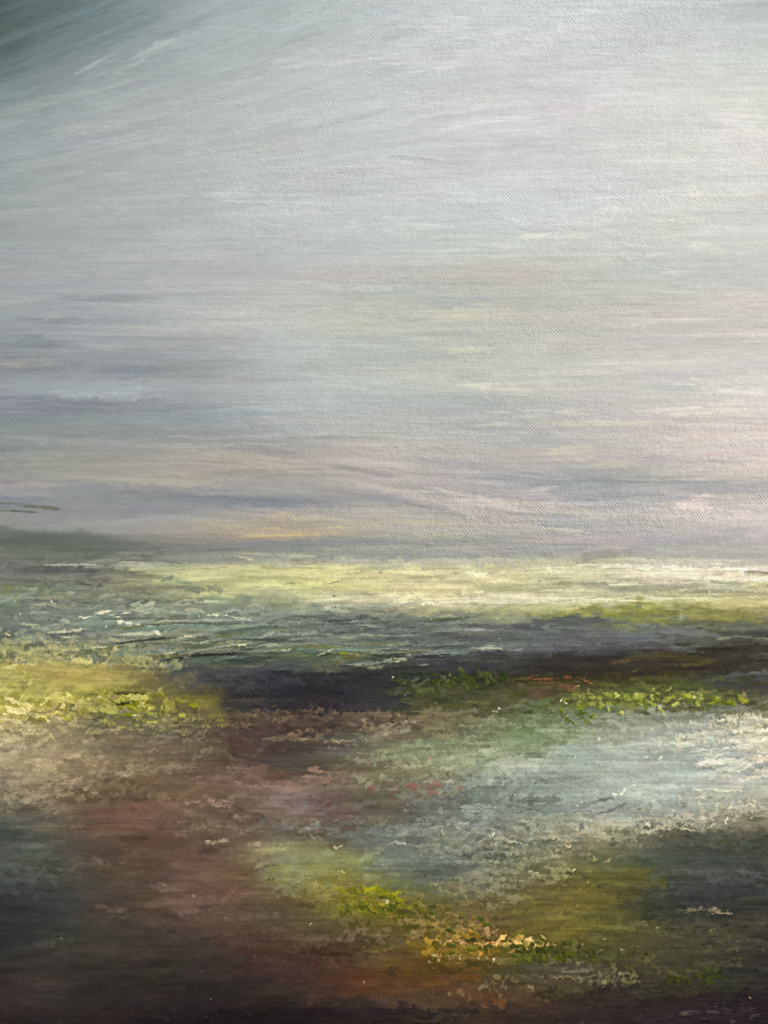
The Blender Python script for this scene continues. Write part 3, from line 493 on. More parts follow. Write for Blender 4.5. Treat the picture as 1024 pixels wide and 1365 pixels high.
daubs(700, 975, 60, 22, 40, [(104,116,84), (92,102,70), (118,128,98)], (10, 34), (2, 6), (-.1, .3), (.15, .4), (.3, .5), (.1, .3))
for (x0, y0, x1, y1, w, c, h) in [
    (816, 1062, 836, 1052, 3.2, (206,202,182), 1.4), (830, 1052, 852, 1046, 1.8, (196,194,176), 1.0), (893, 1045, 902, 1050, 1.6, (206,202,184), 1.4), (902, 1050, 908, 1076, 1.4, (188,186,170), 1.4), (908, 1076, 906, 1088, 1.2, (178,174,156), 1.2),
    (932, 1060, 930, 1086, 1.8, (190,184,158), 1.4), (925, 1072, 930, 1062, 1.2, (196,190,164), 1.2), (985, 1078, 1002, 1072, 2.0, (204,196,166), 1.8), (1002, 1072, 1010, 1084, 2.0, (206,196,164), 1.8), (1008, 1088, 994, 1092, 2.0, (196,186,156), 1.6),
    (990, 1094, 986, 1108, 1.8, (88,84,64), .3), (966, 1094, 978, 1086, 1.8, (196,186,156), 1.4), (958, 1098, 940, 1104, 2.4, (192,178,158), 1.2), (875, 1011, 890, 1012, 2.4, (210,200,174), 1.2), (958, 1018, 976, 1016, 2.0, (206,198,172), 1.0), (985, 1010, 1040, 1012, 3, (212,200,176), 1.3),
    (920, 1052, 990, 1054, 1.5, (206,202,180), 1.0), (860, 1090, 930, 1092, 1.6, (184,180,156), .9), (870, 1100, 924, 1106, 2, (180,172,150), .9), (930, 975, 938, 983, .9, (210,206,184), .7), (755, 1006, 762, 1010, 2.4, (128,112,96), 1.6), (714, 1038, 722, 1034, 3.0, (150,142,124), 2.0),
    (710, 1046, 718, 1039, 2.0, (76,70,58), .2), (724, 1036, 728, 1038, 2, (92,82,68), .4), (764, 1046, 770, 1042, 2.0, (190,192,178), 1.4), (770, 1044, 774, 1050, 1.6, (84,90,86), .3), (806, 1026, 809, 1036, 1.2, (80,84,78), .3), (866, 1033, 869, 1035, 1.4, (70,66,56), .4),
    (940, 1036, 944, 1046, 1.2, (176,176,160), 1.1), (652, 1108, 660, 1114, 3.2, (214,212,198), 1.8), (586, 1100, 592, 1118, 3, (170,172,158), .8), (660, 1118, 700, 1126, 2, (180,176,150), .7), (740, 1128, 765, 1127, 2.2, (176,168,138), .9), (800, 1150, 830, 1140, 1.6, (150,140,108), .6),
    (756, 1160, 766, 1160, 2.0, (204,194,160), 1.3), (700, 1160, 720, 1164, 2.0, (180,172,140), 1.0), (812, 1128, 826, 1122, 2, (60,62,50), .2), (776, 1094, 850, 1098, 3, (168,168,146), .7), (700, 1090, 800, 1088, 4, (150,154,138), .5), (845, 1116, 900, 1108, 3, (96,96,78), .3)]:
    SB(x0, y0, x1, y1, w, c, .95, .14, h, rng.normal(0, 1.5), .35, .2, .2)
# dark bank at the right edge under the pool
for i in range(130):
    x = rng.uniform(850, 1060); y = rng.uniform(1116, 1200); L = rng.uniform(12, 50)
    c = [(56,64,62), (64,72,74), (48,52,48), (60,60,42), (44,48,46)][rng.integers(5)]
    S(x-L/2, y+L*.06, x+L/2, y-L*.06, rng.uniform(2, 6), jit(c, .1, 2), rng.uniform(.3, .7), rng.uniform(.25, .5), rng.uniform(.1, .5), 0, .5, .3, .4)
scumble(985, 1165, 40, 16, (92,100,104), .7, .62, .4, 0, .3); scumble(900, 1120, 100, 10, (72,74,60), .75, .5, .2, -.12, .6); scumble(870, 1135, 70, 14, (66,74,68), .6, .5, .2, -.15, .5)
for (x0, y0, x1, y1, w, c, h) in [(898, 1213, 940, 1214, 2.6, (166,144,112), .8), (925, 1212, 976, 1214, 3.0, (182,156,124), 1.0), (940, 1217, 962, 1216, 2, (170,140,110), .8), (905, 1215, 918, 1217, 1.4, (150,132,104), .6), (820, 1170, 880, 1160, 12, (76,74,40), .1),
                                (840, 1180, 900, 1172, 10, (70,68,38), .1), (860, 1150, 900, 1144, 8, (60,70,66), .1), (946, 1240, 955, 1240, 1.6, (170,150,110), .7)]:
    SB(x0, y0, x1, y1, w, c, .9, .25, h, 0, .5, .25, .5)
# moss and flowers, lower middle
daubs(430, 1170, 80, 26, 80, [(104,100,60), (96,94,50), (116,112,68), (110,116,96)], (10, 40), (2, 6), (-.1, .25), (.3, .7), (.3, .5), (.1, .4))
daubs(500, 1200, 55, 16, 70, [(116,118,16), (130,130,20), (98,100,18), (84,88,20)], (6, 20), (1.6, 4.5), (.1, .5), (.5, .95), (.2, .45), (.4, 1.1), .12)
daubs(470, 1207, 25, 10, 26, [(72,76,20), (60,62,20), (96,98,22)], (5, 14), (1.6, 4), (.8, .7), (.5, .9), (.2, .45), (.2, .8))
daubs(570, 1222, 90, 20, 100, [(62,66,18), (84,82,24), (110,100,34), (128,112,60), (50,56,16)], (4, 16), (1.2, 3.4), (.3, .6), (.5, .95), (.2, .45), (.3, 1.2), .22)
daubs(600, 1240, 70, 22, 90, [(134,112,78), (122,100,68), (142,120,88), (110,90,52)], (4, 18), (1.4, 4), (.2, .6), (.35, .75), (.25, .5), (.2, .8), .1)
daubs(610, 1258, 70, 16, 90, [(116,92,26), (132,104,30), (92,80,20), (70,68,18), (150,116,44)], (4, 16), (1.4, 3.6), (.2, .6), (.5, .95), (.2, .45), (.4, 1.2), .05)
daubs(640, 1262, 60, 10, 40, [(56,62,16), (70,76,22), (84,88,26)], (4, 14), (1.4, 3), (.3, .6), (.6, .95), (.2, .4), (.5, 1.2))
daubs(620, 1277, 60, 6, 40, [(176,156,124), (140,122,88), (200,186,168), (98,84,42), (64,62,24)], (4, 9), (.8, 1.8), (1.2, .5), (.5, .85), (.2, .45), (.4, 1.0), .03)
daubs(700, 1258, 40, 7, 36, [(206,160,114), (190,148,106), (176,134,80), (206,172,140)], (6, 20), (.9, 2.0), (-.05, .4), (.7, 1), (.15, .35), (.7, 1.5))
daubs(790, 1272, 80, 14, 120, [(52,58,16), (66,72,20), (44,48,16), (82,86,36), (92,90,56)], (4, 13), (1.4, 3.6), (.3, .8), (.6, .98), (.15, .4), (.5, 1.4), .08)
daubs(715, 1270, 45, 12, 50, [(60,64,14), (76,78,22), (50,52,16)], (4, 14), (1.6, 3.6), (.3, .8), (.6, .98), (.15, .4), (.4, 1.2))
daubs(760, 1295, 90, 14, 80, [(104,92,76), (88,80,66), (120,108,88), (64,58,48)], (4, 16), (1.2, 3), (.2, .6), (.4, .85), (.25, .5), (.3, 1.0), .05)
daubs(640, 1315, 90, 16, 70, [(130,112,86), (110,90,66), (96,72,48), (84,58,36)], (4, 14), (.9, 2.4), (.8, .6), (.4, .8), (.3, .5), (.2, .8), -.05)
daubs(820, 1305, 34, 12, 50, [(116,114,80), (92,92,64), (136,128,92), (58,56,40), (104,104,50)], (3, 10), (1.2, 3), (.8, .7), (.6, .95), (.15, .4), (.5, 1.4))
daubs(925, 1300, 40, 12, 60, [(46,52,16), (56,62,20), (40,44,18)], (4, 14), (1.6, 4), (.5, .7), (.6, .95), (.2, .4), (.2, .8))
daubs(880, 1265, 120, 40, 120, [(66,64,42), (76,74,48), (58,58,42), (84,84,54)], (8, 34), (1.4, 5), (-.05, .35), (.3, .7), (.3, .5), (.1, .5))
daubs(760, 1215, 70, 30, 70, [(90,86,44), (84,80,46), (100,94,52), (76,72,46)], (8, 34), (2, 6), (-.2, .35), (.3, .7), (.3, .5), (.1, .4))
scumble(610, 1195, 60, 30, (122,110,82), .65, .58, .4, 0, .5); scumble(650, 1190, 60, 26, (132,128,106), .55, .60, .4, 0, .45); scumble(470, 1230, 70, 16, (104,92,64), .6, .58, .3, 0, .6); scumble(380, 1250, 60, 14, (92,78,60), .5, .6, .3, 0, .6)
scumble(500, 1250, 60, 14, (112,96,80), .6, .60, .3, 0, .6); scumble(470, 1285, 70, 16, (94,74,62), .5, .62, .2, -.1, .6); scumble(350, 1290, 90, 24, (64,40,32), .5, .5, .1, 0, .7)
for (x0, y0, x1, y1, w, c, h) in [(508, 1202, 520, 1203, 3.2, (168,168,146), 1.2), (372, 1152, 376, 1153, 2.2, (170,150,30), .8), (412, 1231, 416, 1232, 1.8, (216,206,176), 1.2), (358, 1174, 368, 1172, 3, (58,58,30), .6), (484, 1260, 486, 1262, 1.8, (220,206,190), 1.2), (570, 1282, 578, 1281, 2.6, (220,206,194), 1.6),
                                (566, 1270, 580, 1268, 2.6, (150,126,88), .8), (577, 1270, 588, 1282, 1.6, (186,160,116), 1.3), (596, 1274, 606, 1278, 3.6, (128,104,72), 1.0), (630, 1257, 640, 1256, 2.4, (232,164,110), 1.6), (650, 1258, 660, 1254, 2.8, (230,160,112), 1.6), (655, 1262, 662, 1260, 2, (226,200,180), 1.4),
                                (672, 1257, 700, 1257, 2.2, (214,168,120), 1.4), (700, 1260, 740, 1259, 2.2, (210,164,118), 1.4), (690, 1262, 700, 1263, 2, (236,204,176), 1.5), (740, 1259, 746, 1258, 2, (190,150,100), 1), (725, 1257, 738, 1257, 3, (54,60,20), .8), (694, 1258, 706, 1257, 3, (60,64,18), .8),
                                (500, 1276, 518, 1278, 3, (108,84,52), .7), (620, 1284, 700, 1290, 5, (64,54,20), .4), (470, 1310, 520, 1306, 8, (86,52,32), .2), (620, 1330, 680, 1340, 8, (92,60,36), .2), (560, 1310, 650, 1300, 7, (84,60,28), .2),
                                (650, 1305, 660, 1312, 3, (140,124,96), .9), (735, 1295, 790, 1291, 3, (108,96,82), .7), (730, 1305, 760, 1302, 2, (124,108,84), .7)]:
    SB(x0, y0, x1, y1, w, c, .95, .14, h, rng.normal(0, 1.2), .35, .2, .2)
for (x, y, c) in [q for q in [(777, 1259, 0), (790, 1257, 0), (806, 1252, 0), (828, 1265, 0), (843, 1262, 0), (850, 1261, 1), (787, 1284, 0), (821, 1284, 0), (803, 1252, 1), (876, 1237, 0), (863, 1233, 1), (768, 1207, 1), (778, 1217, 1), (750, 1217, 1), (770, 1207, 0), (788, 1202, 1), (784, 1175, 0),
                  (993, 1254, 1), (951, 1240, 1), (614, 1278, 0), (637, 1276, 1), (605, 1281, 0), (18, 1226, 0), (21, 1229, 1), (114, 1227, 1), (30, 1242, 1), (82, 1250, 1), (83, 1260, 1), (282, 1332, 1), (275, 1355, 1), (484, 1309, 1), (490, 1309, 1), (268, 1295, 1), (332, 1006, 0), (1000, 1330, 1), (60, 1337, 1)] if q[0] > 500 or rng.uniform() < .35]:
    S(x-1.1, y, x+1.3, y+.6, rng.uniform(.55, .95), (206,194,172) if c == 0 else (176,160,130), .8, .1, .8, 0, .4, .2, .2)
# bottom: dark ground
daubs(150, 1290, 180, 60, 150, [(46,44,40), (38,36,34), (54,44,40), (34,36,36), (60,50,44)], (14, 60), (3, 9), (0, .12), (.2, .5), (.3, .5), (.05, .25))
daubs(450, 1352, 160, 10, 60, [(30,22,25), (36,28,30), (26,20,24)], (14, 50), (2.5, 7), (0, .1), (.4, .8), (.25, .5), (.05, .3))
daubs(960, 1352, 60, 9, 34, [(96,80,76), (80,68,72), (88,76,78), (108,92,80)], (4, 18), (.6, 1.3), (-.1, .15), (.3, .7), (.3, .52), (.2, .7))
scumble(60, 1255, 40, 14, (70,70,58), .5, .64, .3, 0, .6); scumble(40, 1165, 60, 30, (84,92,84), .4, .5, .1, 0, .4); scumble(150, 1165, 90, 20, (96,84,68), .4, .64, .2, 0, .4); scumble(90, 1100, 60, 16, (128,112,90), .5, .66, .2, 0, .35)
# specks of grit in the lower paint and fine breakup everywhere
for i in range(420):
    x, y = rng.uniform(-MX, W-MX), rng.uniform(760, H-MY)
    k = rng.uniform()
    S(x-1, y, x+1.2, y+rng.normal(0, .6), rng.uniform(.7, 1.3), pick(x, y)*(1.5 if k < .6 else .55)+(12 if k < .6 else 0), rng.uniform(.4, .9), .05, rng.uniform(.3, .9), 0, .3, .15, .05)
#--END FEATURES--

scumble(70, 856, 100, 16, (164,160,112), .65, .60, .4, 0, .6); scumble(190, 872, 60, 16, (150,146,104), .6, .60, .4, 0, .6); scumble(30, 842, 60, 12, (160,160,120), .5, .64, .3, 0, .6)
daubs(720, 1262, 150, 8, 70, [(50,56,18), (60,66,22), (42,46,18), (70,72,28)], (4, 16), (1.2, 3), (.1, .5), (.6, .95), (.2, .42), (.3, .9), .07)
daubs(640, 1256, 70, 5, 18, [(192,146,104), (176,134,92), (204,164,130)], (4, 11), (1, 2.2), (0, .4), (.6, .95), (.15, .35), (.5, 1.1))
for i in range(16):
    scumble(rng.uniform(150, 1050), 750+rng.normal(0, 3), rng.uniform(40, 120), rng.uniform(2, 5), (158,157,146), .6, .5, .1, 0, .6)
# wet paint drags: edges are slightly ragged, and some patches are smudged until they melt together
jag = low*(0.35+0.65*sstep(860, 930, PY)); ddx = jag*1.0*noise(2.6, 2.0); ddy = jag*0.7*noise(2.6, 2.0)
col = shift(col, ddx, ddy).astype(np.float32); hgt = shift(hgt[..., None], ddx, ddy)[..., 0].astype(np.float32)
def boxx(img, r):
    k = np.cumsum(np.pad(img, ((0, 0), (r+1, r), (0, 0)), mode='edge'), 1, dtype=np.float64); return ((k[:, 2*r+1:]-k[:, :-2*r-1])/(2*r+1)).astype(np.float32)
def boxy(img, r):
    k = np.cumsum(np.pad(img, ((r+1, r), (0, 0), (0, 0)), mode='edge'), 0, dtype=np.float64); return ((k[2*r+1:]-k[:-2*r-1])/(2*r+1)).astype(np.float32)
sm = boxy(boxy(boxx(boxx(col, 9), 9), 3), 3)
mk = np.zeros((H, W), np.float32)
for (cx, cy, rx, ry, k) in [(40, 716, 240, 16, .95), (860, 1030, 120, 26, .55), (240, 1120, 190, 80, .6), (110, 1270, 240, 90, .75), (430, 1300, 170, 36, .65), (900, 1165, 110, 36, .6), (780, 1215, 90, 26, .6),
                            (480, 776, 420, 16, .6), (60, 1020, 110, 40, .3), (420, 1150, 80, 26, .5), (120, 905, 100, 10, .6), (640, 850, 200, 16, .4), (850, 880, 200, 16, .5), (900, 1260, 120, 26, .5), (700, 985, 60, 16, .6), (285, 925, 26, 40, .75), (560, 1275, 60, 20, .35), (420, 920, 100, 16, .4)]:
    mk = np.maximum(mk, k*np.exp(-((PX-cx)/rx)**2-((PY-cy)/ry)**2))
mk = np.clip(mk*(1+0.35*fbm(30, 10, 3)), 0, 1)[..., None]
col = col*(1-mk) + sm*mk; hgt = hgt*(1-0.7*mk[..., 0])
# the broad tone of every area settles back to its mixed pigment
def blur(img, r):
    k = np.cumsum(np.pad(img, ((r+1, r), (0, 0), (0, 0)), mode='edge'), 0, dtype=np.float64); img = (k[2*r+1:]-k[:-2*r-1])/(2*r+1)
    k = np.cumsum(np.pad(img, ((0, 0), (r+1, r), (0, 0)), mode='edge'), 1, dtype=np.float64); return ((k[:, 2*r+1:]-k[:, :-2*r-1])/(2*r+1)).astype(np.float32)
def soft(img): return blur(blur(img, 9), 9)
gain = (soft(base)+4)/(soft(col)+4)
col *= np.clip(gain, 0.6, 1.6)**(0.35+0.25*low[..., None])
# touches stay crisp where the paint is thick
col += (0.26*low)[..., None]*np.clip(col-blur(blur(col, 4), 4), -26, 34) + (0.05*(1-low))[..., None]*np.clip(col-blur(blur(col, 5), 5), -10, 10)
col = np.clip(col, 6, 245)
# final mix: a little more white and yellow through the land, deeper darks
LUM = soft(col).mean(-1)
f_land = np.interp(LUM, [25, 45, 70, 110, 160, 210], [1.05, 1.09, 1.11, 1.13, 1.11, 1.05])
f_sky = 1.04 + 0.065*sstep(0, 1000, PX) + 0.085*sstep(590, 735, PY)*sstep(60, 800, PX)
fm = (f_sky*(1-low) + f_land*low)[..., None]
col *= fm
cool = np.maximum(0, col[..., 2]-col[..., 0])*low
col[..., 0] += 0.36*cool; col[..., 2] -= 0.25*cool
col[..., 2] *= 1 - 0.03*low*sstep(40, 70, LUM)*sstep(150, 110, LUM)
up = sstep(480, 150, PY + 0*PX)
col[..., 0] *= 1 - 0.012*up; col[..., 1] *= 1 + 0.003*up; col[..., 2] *= 1 + 0.004*up - 0.010*(1-low)*(1-up)
def tint(cx, cy, rx, ry, g):
    m = np.exp(-((PX-cx)/rx)**2-((PY-cy)/ry)**2)[..., None]
    col[...] *= 1 + m*(np.array(g, np.float32)-1)
for q in [(40, 1010, 120, 60, (1.24, 1.19, 1.09)), (420, 1165, 110, 42, (1.14, 1.14, .95)), (770, 1222, 110, 46, (1.17, 1.17, 1.0)), (560, 1268, 120, 30, (1.03, 1.03, 1.0)),
          (90, 925, 140, 46, (1.0, .98, .98)), (300, 1030, 150, 40, (1.06, 1.05, 1.02)), (930, 1285, 120, 40, (1.10, 1.10, 1.02)), (400, 920, 110, 26, (.90, .90, .90)), (200, 800, 260, 42, (1.08, 1.07, 1.04)), (500, 1205, 85, 24, (1.06, 1.03, .88)), (620, 1252, 90, 18, (1.02, 1.06, .98)),
          (830, 1168, 66, 30, (1.28, 1.22, .95)), (110, 900, 90, 20, (1.06, 1.02, .98)), (640, 1015, 120, 22, (1.06, 1.06, 1.0)), (800, 905, 240, 10, (.9, .9, .8)), (300, 1220, 160, 50, (1.10, 1.07, 1.06)), (80, 1265, 190, 70, (1.24, 1.19, 1.13)), (480, 780, 320, 22, (1.0, 1.0, .93)), (410, 1355, 120, 14, (.8, .8, .8)), (230, 1110, 160, 90, (1.13, 1.09, 1.07)), (470, 1300, 120, 40, (1.02, 1.03, 1.02)), (880, 1030, 170, 52, (1.07, 1.07, 1.045)), (560, 1045, 70, 14, (.96, 1.0, 1.0)), (20, 1215, 60, 40, (.86, .88, .92)), (440, 1060, 90, 36, (1.05, 1.04, 1.06))]:
    tint(*q)
grey = col.mean(-1, keepdims=True)
col += (grey-col)*((0.07-0.10*sstep(1120, 1200, PY)*sstep(330, 520, PX)+0.15*sstep(930, 1010, PY)*sstep(520, 340, PX))*low)[..., None]
# fine colour breakup of hand-mixed paint
amp = 0.007 + 0.028*low
col *= (1 + amp*(arc(fbm(22, 5, 3))) + 0.008*arc(noise(90, 1.7)) + 0.5*amp*noise(40, 1.6)*low + 0.012*low*noise(1.6, 1.5))[..., None]
col += (0.35 + 0.5*low)[..., None]*np.stack([noise(30, 9), noise(26, 8), noise(34, 10)], -1)
hgt = 0.5*hgt + 0.5*blur(hgt[..., None], 1)[..., 0]
# weave grain in the colour: lighter on the thread crowns, darker in the gaps
col *= (1 + (0.03 + (0.05+0.05*sstep(200, 700, PX)*(1-0.8*np.exp(-((PX-870)/190)**2-((PY-1035)/50)**2)))*low)*(w01-0.5)*np.clip(1-hgt, 0.1, 1))[..., None]

# ------------------------------------------------------------------ relief of the surface
smoothcorner = sstep(420, 60, PX*0.8 + PY*1.3 + 0*PX)            # thick smooth paint in the upper left
patch = 0.80 + 0.18*fbm(110, 45, 3)
wamp = np.clip(patch, 0.25, 1.35)*(1-0.8*smoothcorner)*(0.35+0.65*sstep(-100, 560, PX))*(0.75+0.42*sstep(470, 690, PY)*sstep(0, 640, PX))*(1-0.35*low)*(1-0.55*sstep(980, 1150, PY)*sstep(620, 300, PX))
wamp = wamp*np.exp(-1.1*np.clip(hgt, 0, 3))
WEAVE = 0.17
relief = WEAVE*wamp*weave + 0.065*thread*(0.5+0.5*low) + hgt*(0.45+0.25*low) + 0.05*low*fbm(8, 4, 3)

# ------------------------------------------------------------------ where the painted areas meet
LX = PX + 0*PY; LY = PY + 0*PX + 3.0*fbm(30, 12, 4)
def prof(*pts):
    p = np.array(pts, float); return np.interp(LX[0], p[:, 0], p[:, 1])[None, :]
AREA = np.zeros((H, W), np.int8)                                    # 0 sky
hill_top = prof((-150, 703), (120, 708), (230, 722), (330, 738), (420, 748), (1200, 748))
AREA[LY > hill_top] = 1                                             # hill
field_top = prof((-150, 752), (140, 752), (330, 744), (600, 752), (860, 752), (1200, 752))
AREA[LY > field_top] = 2                                            # field
marsh_top = prof((-150, 756), (60, 758), (180, 772), (300, 792), (420, 806), (560, 812), (700, 826), (830, 832), (960, 838), (1200, 842))
AREA[LY > marsh_top] = 3                                            # marsh
hedge_top = prof((-150, 2000), (215, 2000), (235, 905), (300, 892), (400, 892), (520, 888), (700, 876), (850, 866), (1000, 856), (1200, 854))
AREA[LY > hedge_top] = 4
bank = ((LX < 292) & (LY > prof((-150, 858), (60, 862), (130, 874), (215, 890), (292, 915), (1200, 915))))
AREA[bank] = 5                                                      # yellow bank
leaf_top = prof((-150, 2000), (520, 2000), (530, 903), (680, 900), (780, 904), (900, 906), (1200, 908))
AREA[LY > leaf_top] = 6
earth_top = prof((-150, 984), (60, 978), (180, 972), (285, 950), (330, 946), (520, 952), (620, 950), (700, 955), (800, 958), (950, 950), (1200, 948))
AREA[LY > earth_top] = 7
pool = (LY > earth_top) & (LX + 10*n3 > np.interp(LY, [940, 975, 1000, 1060, 1100, 1135, 1160], [640, 600, 480, 500, 480, 420, 470]))
pool &= LY < prof((-150, 1130), (400, 1132), (560, 1160), (660, 1190), (760, 1165), (860, 1124), (960, 1108), (1200, 1100))
AREA[pool] = 8
moss = (LY > 1128) & (LX + 12*n3 > np.interp(LY, [1128, 1180, 1240, 1300], [340, 345, 400, 520])) & ~pool & (LY < prof((-150, 1250), (430, 1250), (560, 1290), (700, 1300), (900, 1316), (1200, 1316)))
AREA[moss] = 9
AREA[(LY > 1100) & (LX + 10*n3 > 835) & (LY < 1212) & ~pool] = 10
AREA[(LY > prof((-150, 1190), (60, 1200), (130, 1250), (300, 1268), (430, 1275), (560, 1296), (700, 1304), (900, 1318), (1200, 1318)))] = 11
AREAS = [("painted_sky", "pale grey cloudy sky brushed in long strokes"), ("painted_hill", "dull green hill low on the horizon"),
         ("painted_field", "cream yellow strip of sunlit field"), ("painted_marsh", "grey green marsh flecked with white"),
         ("painted_hedge", "black hedge band across the middle"), ("painted_grass_bank", "thick yellow grass bank on the left"),
         ("painted_leafy_bank", "olive bank dotted with lime leaf daubs"), ("painted_heather", "brown and pink heather slope"),
         ("painted_pool", "pale grey blue pool with chalky crusts"), ("painted_moss", "mossy green patch with peach flower daubs"),
         ("painted_shore", "dark slate shore under the pale pool"), ("painted_soil", "near black soil along the bottom")]

# ------------------------------------------------------------------ build the meshes
C = bpy.context.scene.collection
ZC = 1.45                                   # height of the picture's middle above the ground
YC = -0.045                                 # the painted face stands this far off the wall

def axis(lo, hi, n_lo, n_hi):
    a = np.linspace(-lo, -16, n_lo, endpoint=False); b = np.arange(-16, hi+16, 1.0); c = np.linspace(hi+16, hi+lo-1, n_hi)
    return np.concatenate([a, b, c])
xs = axis(MX, VW, 45, 45); ysm = axis(MY, VH, 45, 45)
ix = np.clip(np.round(xs+MX).astype(int), 0, W-1); iy = np.clip(np.round(ysm+MY).astype(int), 0, H-1)
GX, GY = np.meshgrid(xs, ysm)
R = relief[np.ix_(iy, ix)]
edge = np.minimum.reduce([GX+MX, W-1-MX-GX, GY+MY, H-1-MY-GY])
R = R*sstep(0, 10, edge)
G = np.clip(lin(col)-0.0035, 0.0008, 0.9)[np.ix_(iy, ix)]   # less what the gloss adds
co = np.stack([(GX-VW/2)*U, YC - R*U, ZC - (GY-VH/2)*U], -1).astype(np.float32)
ny, nx = GX.shape
idx = np.arange(ny*nx).reshape(ny, nx)
quads = np.stack([idx[1:, :-1], idx[1:, 1:], idx[:-1, 1:], idx[:-1, :-1]], -1).reshape(-1, 4)
farea = AREA[np.ix_(iy, ix)][:-1, :-1].reshape(-1)
# one normal field for the whole face, so neighbouring areas shade without a seam
dRx = np.gradient(R*U, xs*U, axis=1); dRz = -np.gradient(R*U, ysm*U, axis=0)
nrm = np.stack([-dRx*0, 0*R - 1, 0*R], -1); nrm[..., 0] = -dRx; nrm[..., 2] = -dRz
nrm /= np.linalg.norm(nrm, axis=-1, keepdims=True)
co = co.reshape(-1, 3); G = G.reshape(-1, 3); nrm = nrm.reshape(-1, 3)

def paint_material():
    m = bpy.data.materials.new("oil_paint"); m.use_nodes = True
    nt = m.node_tree; N = nt.nodes; Lk = nt.links
    p = N["Principled BSDF"]
    at = N.new("ShaderNodeAttribute"); at.attribute_name = "pigment"
    tc = N.new("ShaderNodeTexCoord")
    nz = N.new("ShaderNodeTexNoise"); nz.inputs["Scale"].default_value = 900; nz.inputs["Detail"].default_value = 3
    Lk.new(tc.outputs["Object"], nz.inputs["Vector"])
    mp = N.new("ShaderNodeMapping"); mp.inputs["Scale"].default_value = (90, 400, 900)
    Lk.new(tc.outputs["Object"], mp.inputs["Vector"])
    n2 = N.new("ShaderNodeTexNoise"); n2.inputs["Scale"].default_value = 1; n2.inputs["Detail"].default_value = 4
    Lk.new(mp.outputs["Vector"], n2.inputs["Vector"])
    hv = N.new("ShaderNodeMix"); hv.data_type = 'RGBA'; hv.blend_type = 'MULTIPLY'; hv.inputs["Factor"].default_value = 0.10
    Lk.new(at.outputs["Color"], hv.inputs["A"]); 
    rmp = N.new("ShaderNodeMapRange"); rmp.inputs["From Min"].default_value = 0.3; rmp.inputs["From Max"].default_value = 0.7
    rmp.inputs["To Min"].default_value = 0.6; rmp.inputs["To Max"].default_value = 1.4
    Lk.new(n2.outputs["Fac"], rmp.inputs["Value"]); Lk.new(rmp.outputs["Result"], hv.inputs["B"])
    Lk.new(hv.outputs["Result"], p.inputs["Base Color"])
    rr = N.new("ShaderNodeMapRange"); rr.inputs["From Min"].default_value = 0.3; rr.inputs["From Max"].default_value = 0.7
    rr.inputs["To Min"].default_value = 0.34; rr.inputs["To Max"].default_value = 0.56
    Lk.new(nz.outputs["Fac"], rr.inputs["Value"]); Lk.new(rr.outputs["Result"], p.inputs["Roughness"])
    p.inputs["Specular IOR Level"].default_value = 0.28
    return m
PAINT = paint_material()

def simple(name, c, rough=0.8, scale=60, amt=0.25, bump=0.0):
    m = bpy.data.materials.new(name); m.use_nodes = True
    nt = m.node_tree; N = nt.nodes; Lk = nt.links; p = N["Principled BSDF"]
    tc = N.new("ShaderNodeTexCoord"); nz = N.new("ShaderNodeTexNoise"); nz.inputs["Scale"].default_value = scale; nz.inputs["Detail"].default_value = 6
    Lk.new(tc.outputs["Object"], nz.inputs["Vector"])
    rp = N.new("ShaderNodeValToRGB"); rp.color_ramp.elements[0].position = 0.3; rp.color_ramp.elements[1].position = 0.7
    rp.color_ramp.elements[0].color = tuple(v*(1-amt) for v in c)+(1,); rp.color_ramp.elements[1].color = tuple(min(v*(1+amt), .9) for v in c)+(1,)
    Lk.new(nz.outputs["Fac"], rp.inputs["Fac"]); Lk.new(rp.outputs["Color"], p.inputs["Base Color"])
    p.inputs["Roughness"].default_value = rough
    if bump:
        b = N.new("ShaderNodeBump"); b.inputs["Strength"].default_value = bump; b.inputs["Distance"].default_value = 0.01
        Lk.new(nz.outputs["Fac"], b.inputs["Height"]); Lk.new(b.outputs["Normal"], p.inputs["Normal"])
    return m

def link(name, me, mat, parent=None):
    o = bpy.data.objects.new(name, me); C.objects.link(o); me.materials.append(mat)
    if parent: o.parent = parent
    return o

root = bpy.data.objects.new("painting", None); C.objects.link(root)
root["label"] = "large moorland landscape painting in oils on coarse canvas, filling the view"
root["category"] = "painting"
for k, (name, label) in enumerate(AREAS):
    f = quads[farea == k]
    used = np.unique(f)
    remap = np.zeros(ny*nx, np.int32); remap[used] = np.arange(len(used))
    me = bpy.data.meshes.new(name)
    me.vertices.add(len(used)); me.vertices.foreach_set("co", co[used].ravel())
    me.loops.add(len(f)*4); me.loops.foreach_set("vertex_index", remap[f].ravel())
    me.polygons.add(len(f)); me.polygons.foreach_set("loop_start", np.arange(len(f), dtype=np.int32)*4)
    me.polygons.foreach_set("use_smooth", np.ones(len(f), bool))
    a = me.attributes.new("pigment", 'FLOAT_COLOR', 'POINT')
    a.data.foreach_set("color", np.concatenate([G[used], np.ones((len(used), 1))], 1).astype(np.float32).ravel())
    me.update(calc_edges=True)
    me.normals_split_custom_set_from_vertices(nrm[used].astype(np.float32))
    o = link(name, me, PAINT, root); o["label"] = label

